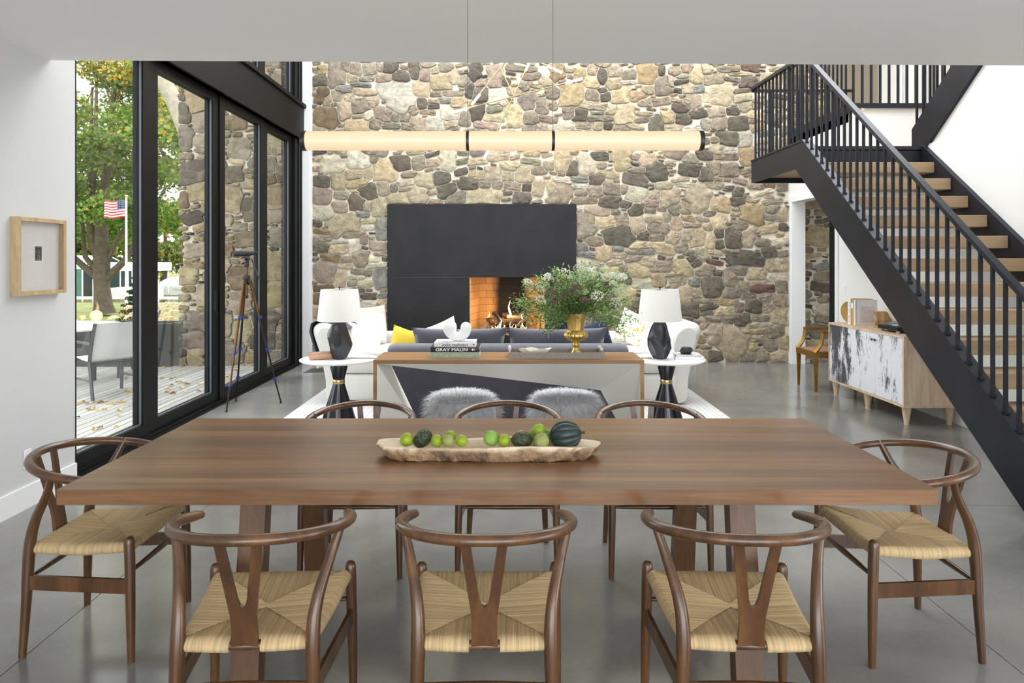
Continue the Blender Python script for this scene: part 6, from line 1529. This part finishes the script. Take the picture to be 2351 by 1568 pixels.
def boat(X, Y, L_, label, cover):
    t = thing('boat', (X, Y, gz-.1), label, 'boat', 'boats moored by the jetty')
    m = MB(); P = []
    for i in range(9):
        u = i/8; w_ = .75*(1-u**3); P.append([(L_*(u-.5), -w_, .75+.15*u), (L_*(u-.5), -w_*.75, .2), (L_*(u-.5), 0, .0+.15*u), (L_*(u-.5), w_*.75, .2), (L_*(u-.5), w_, .75+.15*u)])
    m.grid(P); m.build('hull', PW, t, True)
    if cover:
        m = MB(); m.box(-L_/2, L_/2, -1, 1, 1.75, 2.25); m.build('canopy', PW, t)
        m = MB()
        for x in (-L_*.45, 0, L_*.45):
            for y in (-.9, .9): m.tube([(x, y, .4), (x, y, 1.75)], .035, 6)
        m.build('canopy_post', dockm, t)
    else:
        m = MB(); m.ball((0, 0, .8), 1, 16, 8, (L_*.42, .7, .55)); m.build('tarpaulin', PW, t, True)
boat(-21.8, 41.5, 3.2, 'white boat under a flat white canopy by the jetty', True)
boat(-20.4, 44.0, 3.0, 'small boat under a rounded white tarpaulin on the shore', False)
# flag on its pole
fp_ = thing('flagpole', (-12.41, 23, gz), 'white flagpole with a small ball finial on the lawn', 'flagpole')
m = MB(); m.tube([(0, 0, 0), (0, 0, 4.33)], [.045, .028], 10); m.build('pole', PW, fp_, True)
m = MB(); m.ball((0, 0, 4.37), .05, 12, 8); m.build('finial', BRASS, fp_, True)
fg = thing('flag', (-12.45, 23, gz+3.69), 'red and white striped flag with a blue starred canton on the pole', 'flag')
RED = plain('flag_red', srgb(178, 34, 44), .8); FW = plain('flag_white', srgb(236, 234, 230), .8); FB = plain('flag_blue', srgb(44, 56, 104), .8)
FL, FH = .70, .56
def fpt(u, v): return Vector((-FL*u, .05*math.sin(u*7+v), FH*(v)+.045*math.sin(u*8+.6)*u - .06*u))
for s in range(13):
    v0, v1 = s/13, (s+1)/13; m = MB()
    P = [[fpt(i/16, v) for v in (v0, v1)] for i in range(17)] if s < 6 else [[fpt(.36+.64*i/12, v) for v in (v0, v1)] for i in range(13)]
    m.grid(P); m.build('stripe', RED if s % 2 == 0 else FW, fg, 80)
m = MB(); m.grid([[fpt(.36*i/6, 6/13+(7/13)*j/4) for j in range(5)] for i in range(7)]); m.build('canton', FB, fg, 80)
m = MB()
for i in range(6):
    for j in range(5):
        c = fpt(.03+.06*i, 6/13+(7/13)*(.1+.2*j)) + Vector((0, -.006, 0)); V = []
        for k in range(10):
            a = PI/2+k*PI/5; r_ = .014 if k % 2 == 0 else .006; V.append(c+Vector((r_*math.cos(a), 0, r_*math.sin(a))))
        m.add(V, [tuple(range(10))])
m.build('stars', FW, fg)

# ------------------------------------------------------------------ trees
BARKT = plain('tree_bark', srgb(88, 76, 62), .95, bump=1.0, bscale=9, var=.3, vscale=6)
BARKL = plain('pale_bark', srgb(150, 140, 124), .95, bump=1.0, bscale=12, var=.2, vscale=6)
def leaves_mesh(name, clumps, n, size, pal, seed, mat=LEAF, wind=0):
    rg = np.random.RandomState(seed); cl = np.array([c[:6] for c in clumps]); vol = cl[:, 3]*cl[:, 4]*cl[:, 5]; pk = rg.choice(len(cl), n, p=vol/vol.sum())
    d = rg.normal(size=(n, 3)); d /= np.linalg.norm(d, axis=1)[:, None]; r_ = rg.rand(n)**.45
    P = cl[pk, :3] + d*r_[:, None]*cl[pk, 3:6]
    a = rg.normal(size=(n, 3)); a[:, 2] *= .7; a /= np.linalg.norm(a, axis=1)[:, None]; b = np.cross(a, rg.normal(size=(n, 3))); b /= np.linalg.norm(b, axis=1)[:, None]
    s = size*rg.uniform(.6, 1.3, n)[:, None]
    V = np.stack([P - a*s*.6, P + b*s*.36, P + a*s*.6, P - b*s*.36], 1).reshape(-1, 3)
    Fc = np.arange(n*4).reshape(-1, 4)
    me = bpy.data.meshes.new(name); me.vertices.add(n*4); me.vertices.foreach_set('co', V.ravel()); me.loops.add(n*4); me.loops.foreach_set('vertex_index', Fc.ravel()); me.polygons.add(n); me.polygons.foreach_set('loop_start', np.arange(0, n*4, 4)); me.polygons.foreach_set('loop_total', np.full(n, 4))
    pal = np.array([srgb(*c) for c in pal]); cidx = np.array([c[6] if len(c) > 6 else 0 for c in clumps])[pk]
    k = len(pal)//2
    ci = np.where(rg.rand(n) < cidx, k+rg.randint(0, len(pal)-k, n), rg.randint(0, k, n))
    C = np.ones((n, 4, 4), np.float32); C[:, :, :3] = (pal[ci]*rg.uniform(.75, 1.2, n)[:, None])[:, None, :]
    ca = me.color_attributes.new('Col', 'FLOAT_COLOR', 'POINT'); ca.data.foreach_set('color', C.ravel()); me.materials.append(mat); me.update(); me.validate()
    return me
GREENS = [(110, 140, 50), (92, 124, 40), (130, 156, 66), (74, 104, 36), (140, 160, 84), (196, 178, 60), (206, 172, 56), (190, 166, 60), (172, 172, 66), (204, 146, 50)]
tr_ = thing('maple_tree', (-16.7, 29, gz), 'large green maple with a thick forked trunk beyond the deck', 'tree')
TR = Vector((-16.7, 29, gz))
def br(pts, rad, par=tr_, mat=BARKT, off=TR):
    m = MB(); m.tube([Vector(p)-off for p in pts], rad, 10); return m.build('branch', mat, par, True)
A_ = lambda x, y, Y=29: at(x, y, Y)
br([A_(240, 722), A_(237, 700), A_(234, 660), A_(233, 620), A_(235, 580), A_(232, 520), A_(240, 440), A_(250, 350), A_(262, 200), A_(270, 60)], [.46, .36, .31, .33, .30, .24, .18, .14, .10, .05])
br([A_(233, 640), A_(212, 628), A_(190, 610), A_(168, 590), A_(140, 560)], [.17, .15, .13, .12, .08])
br([A_(246, 640), A_(262, 622), A_(285, 600), A_(300, 575), A_(318, 545), A_(345, 500), A_(380, 430)], [.17, .15, .13, .12, .11, .09, .06])
br([A_(228, 620), A_(206, 603), A_(196, 590), A_(193, 568), A_(190, 520), A_(180, 440)], [.13, .11, .10, .09, .07, .05])
br([A_(236, 615), A_(252, 590), A_(262, 565), A_(275, 540), A_(300, 500), A_(310, 400)], [.13, .10, .09, .08, .06, .04])
br([A_(226, 590), A_(214, 560), A_(205, 500), A_(206, 400), A_(212, 200)], [.2, .18, .14, .10, .05])
br([A_(236, 560), A_(222, 480), A_(214, 420), A_(220, 300), A_(222, 150)], [.2, .14, .11, .08, .05])
rg = random.Random(8)
for i in range(26):
    x, y = rg.uniform(150, 420), rg.uniform(120, 470); dx = rg.uniform(-50, 50)
    br([A_(x, y+70, 29+rg.uniform(-1, 1)), A_(x+dx*.5, y+30, 29), A_(x+dx, y-20, 29)], [.05, .035, .015])
cl = []
for i in range(125):
    x, y = rg.uniform(60, 470), rg.uniform(-160, 540); Y = 29.5+rg.uniform(-3.4, 5.0)
    if y > 470 and 200 < x < 330 and rg.random() < .6: continue
    p = at(x, y, Y)-TR; yel = .6 if y < 180 else (.2 if y < 280 else .05)
    cl.append((p.x, p.y, p.z, rg.uniform(.7, 1.5), rg.uniform(.8, 1.5), rg.uniform(.45, .9), yel))
o = share(leaves_mesh('foliage', cl, 74000, .165, GREENS, 4), 'foliage', tr_); o['kind'] = 'stuff'
# leaning pale limb of a second tree behind the stone wall
t2 = thing('leaning_tree', (-9.3, 20, gz), 'tree with a pale leaning limb behind the outdoor stone wall', 'tree'); T2 = Vector((-9.3, 20, gz))
m = MB(); m.tube([Vector((-7.6, 20, gz))-T2, at(520, 500, 20)-T2, at(440, 320, 20)-T2, at(405, 240, 20)-T2, at(380, 195, 20)-T2, at(352, 150, 20)-T2, at(330, 60, 20)-T2], [.40, .34, .28, .25, .22, .21, .15], 12); m.build('limb', BARKL, t2, True)
cl = []
for i in range(16):
    p = at(rg.uniform(330, 470), rg.uniform(-60, 330), 22+rg.uniform(-1, 3))-T2; cl.append((p.x, p.y, p.z, .8, .8, .5, .25))
o = share(leaves_mesh('foliage', cl, 5000, .15, GREENS, 6), 'foliage', t2); o['kind'] = 'stuff'
# autumn trees on the far shore
AUT = [(128, 140, 66), (112, 128, 60), (96, 114, 56), (196, 182, 80), (190, 172, 70), (194, 150, 66)]
lab = ['yellow autumn tree on the far shore at the left edge of the glass', 'orange autumn tree on the far shore behind the maple trunk', 'olive green tree on the far shore beside the flagpole', 'mixed green autumn tree on the far shore left of the stone wall', 'tall yellow-green tree on the far shore farthest to the left', 'low red-tinged tree on the far shore behind the boats']
for i, (x, wv, hv, ye) in enumerate(((190, 6, 5.5, .75), (255, 6, 6.0, .7), (305, 6, 6.5, .45), (375, 7, 7.0, .35), (130, 6, 6.5, .5), (440, 7, 6.5, .4))):
    Y = 74 + (i % 3)*5; p = at(x, 640, Y); t = thing('autumn_tree', (p.x, Y, gz), lab[i], 'tree', 'autumn trees on the far shore')
    m = MB(); m.tube([(0, 0, 0), (.3, 0, 3), (.1, 0, 6)], [.35, .25, .12], 8); m.build('trunk', BARKT, t, True)
    cl = [(rg.uniform(-wv*.45, wv*.45), rg.uniform(-1.5, 1.5), rg.uniform(.9, hv*1.25), 1.5, 1.3, 1.1, ye*rg.uniform(.1, 1.0)) for _ in range(24)]
    o = share(leaves_mesh('foliage', cl, 3600, .42, AUT, 30+i), 'foliage', t); o['kind'] = 'stuff'
# spruce, grasses
sp = thing('young_spruce', (-11.0, 21.0, gz), 'young dark spruce on the lawn beside the black window stile', 'tree')
m = MB(); m.tube([(0, 0, 0), (0, 0, 1.9)], [.05, .01], 6); m.build('trunk', BARKT, sp)
cl = []
for k in range(9):
    zz = .15+.2*k; r_ = .62*(1-k/9.5)
    for q in range(7):
        a = q*2*PI/7+k; cl.append((r_*.6*math.cos(a), r_*.6*math.sin(a), zz, r_*.45+.05, r_*.45+.05, .07, 0))
o = share(leaves_mesh('needles', cl, 5200, .09, [(50, 74, 50), (38, 60, 42), (64, 88, 56), (60, 84, 50)], 9), 'needles', sp); o['kind'] = 'stuff'
GRS = vcol('dry_grass', .8, 0, 1, 0, 1, .3)
def grass_clump(x, y, n, h, spread, cols, label, plume=False, seed=1):
    rg = random.Random(seed); t = thing('ornamental_grass', (x, y, gz), label, 'grass', 'ornamental grasses beyond the deck'); m = MB()
    for i in range(n):
        a = rg.uniform(0, 2*PI); r0 = rg.uniform(0, spread*.35); hh = h*rg.uniform(.6, 1.1); lean = rg.uniform(.1, .6)*spread; w_ = rg.uniform(.006, .013)
        p0 = Vector((r0*math.cos(a), r0*math.sin(a), 0)); d = Vector((math.cos(a), math.sin(a), 0)); s = Vector((-math.sin(a+1), math.cos(a+1), 0))*w_; c = srgb(*rg.choice(cols)); V = []
        for k in range(5):
            u = k/4; q = p0 + d*lean*u*u + Vector((.12*u*u*hh, 0, hh*(u-.18*u*u*u))); V += [q-s*(1-u*.8), q+s*(1-u*.8)]
        m.add(V, [(2*k, 2*k+1, 2*k+3, 2*k+2) for k in range(4)], c)
        if plume and i % 3 == 0:
            q = (V[-1]+V[-2])/2; m.tube([q, q+Vector((.06, 0, .06)), q+Vector((.16, 0, .07))], [.012, .022, .003], 5, colr=srgb(226, 210, 178))
    o = m.build('blades', GRS, t); o['kind'] = 'stuff'
TAN = [(196, 160, 84), (170, 140, 70), (150, 132, 64), (206, 178, 110)]; OCH = [(196, 132, 50), (180, 120, 50), (206, 150, 70)]; GG = [(150, 150, 76), (120, 132, 60), (176, 170, 96)]
grass_clump(-7.2, 14.0, 420, 1.55, .75, TAN, 'tall tan plumed grass left of the outdoor stone wall', True, 1)
grass_clump(-6.35, 13.2, 300, 1.2, .6, OCH, 'rust coloured grass against the outdoor stone wall', False, 2)
grass_clump(-8.3, 13.6, 300, 1.15, .7, GG, 'green-gold grass behind the black window stile', False, 3)
grass_clump(-9.2, 14.2, 300, 1.05, .7, TAN, 'thin tan grass behind the patio table chairs', False, 4)
grass_clump(-10.2, 14.0, 260, .95, .7, GG, 'low green grass behind the round patio table', False, 5)
grass_clump(-7.0, 12.4, 300, 1.0, .6, GG, 'fresh green grass in front of the plumed grass by the planter', False, 6)
grass_clump(-11.4, 17.5, 260, 1.0, .8, OCH, 'ochre grass at the foot of the young spruce', False, 7)
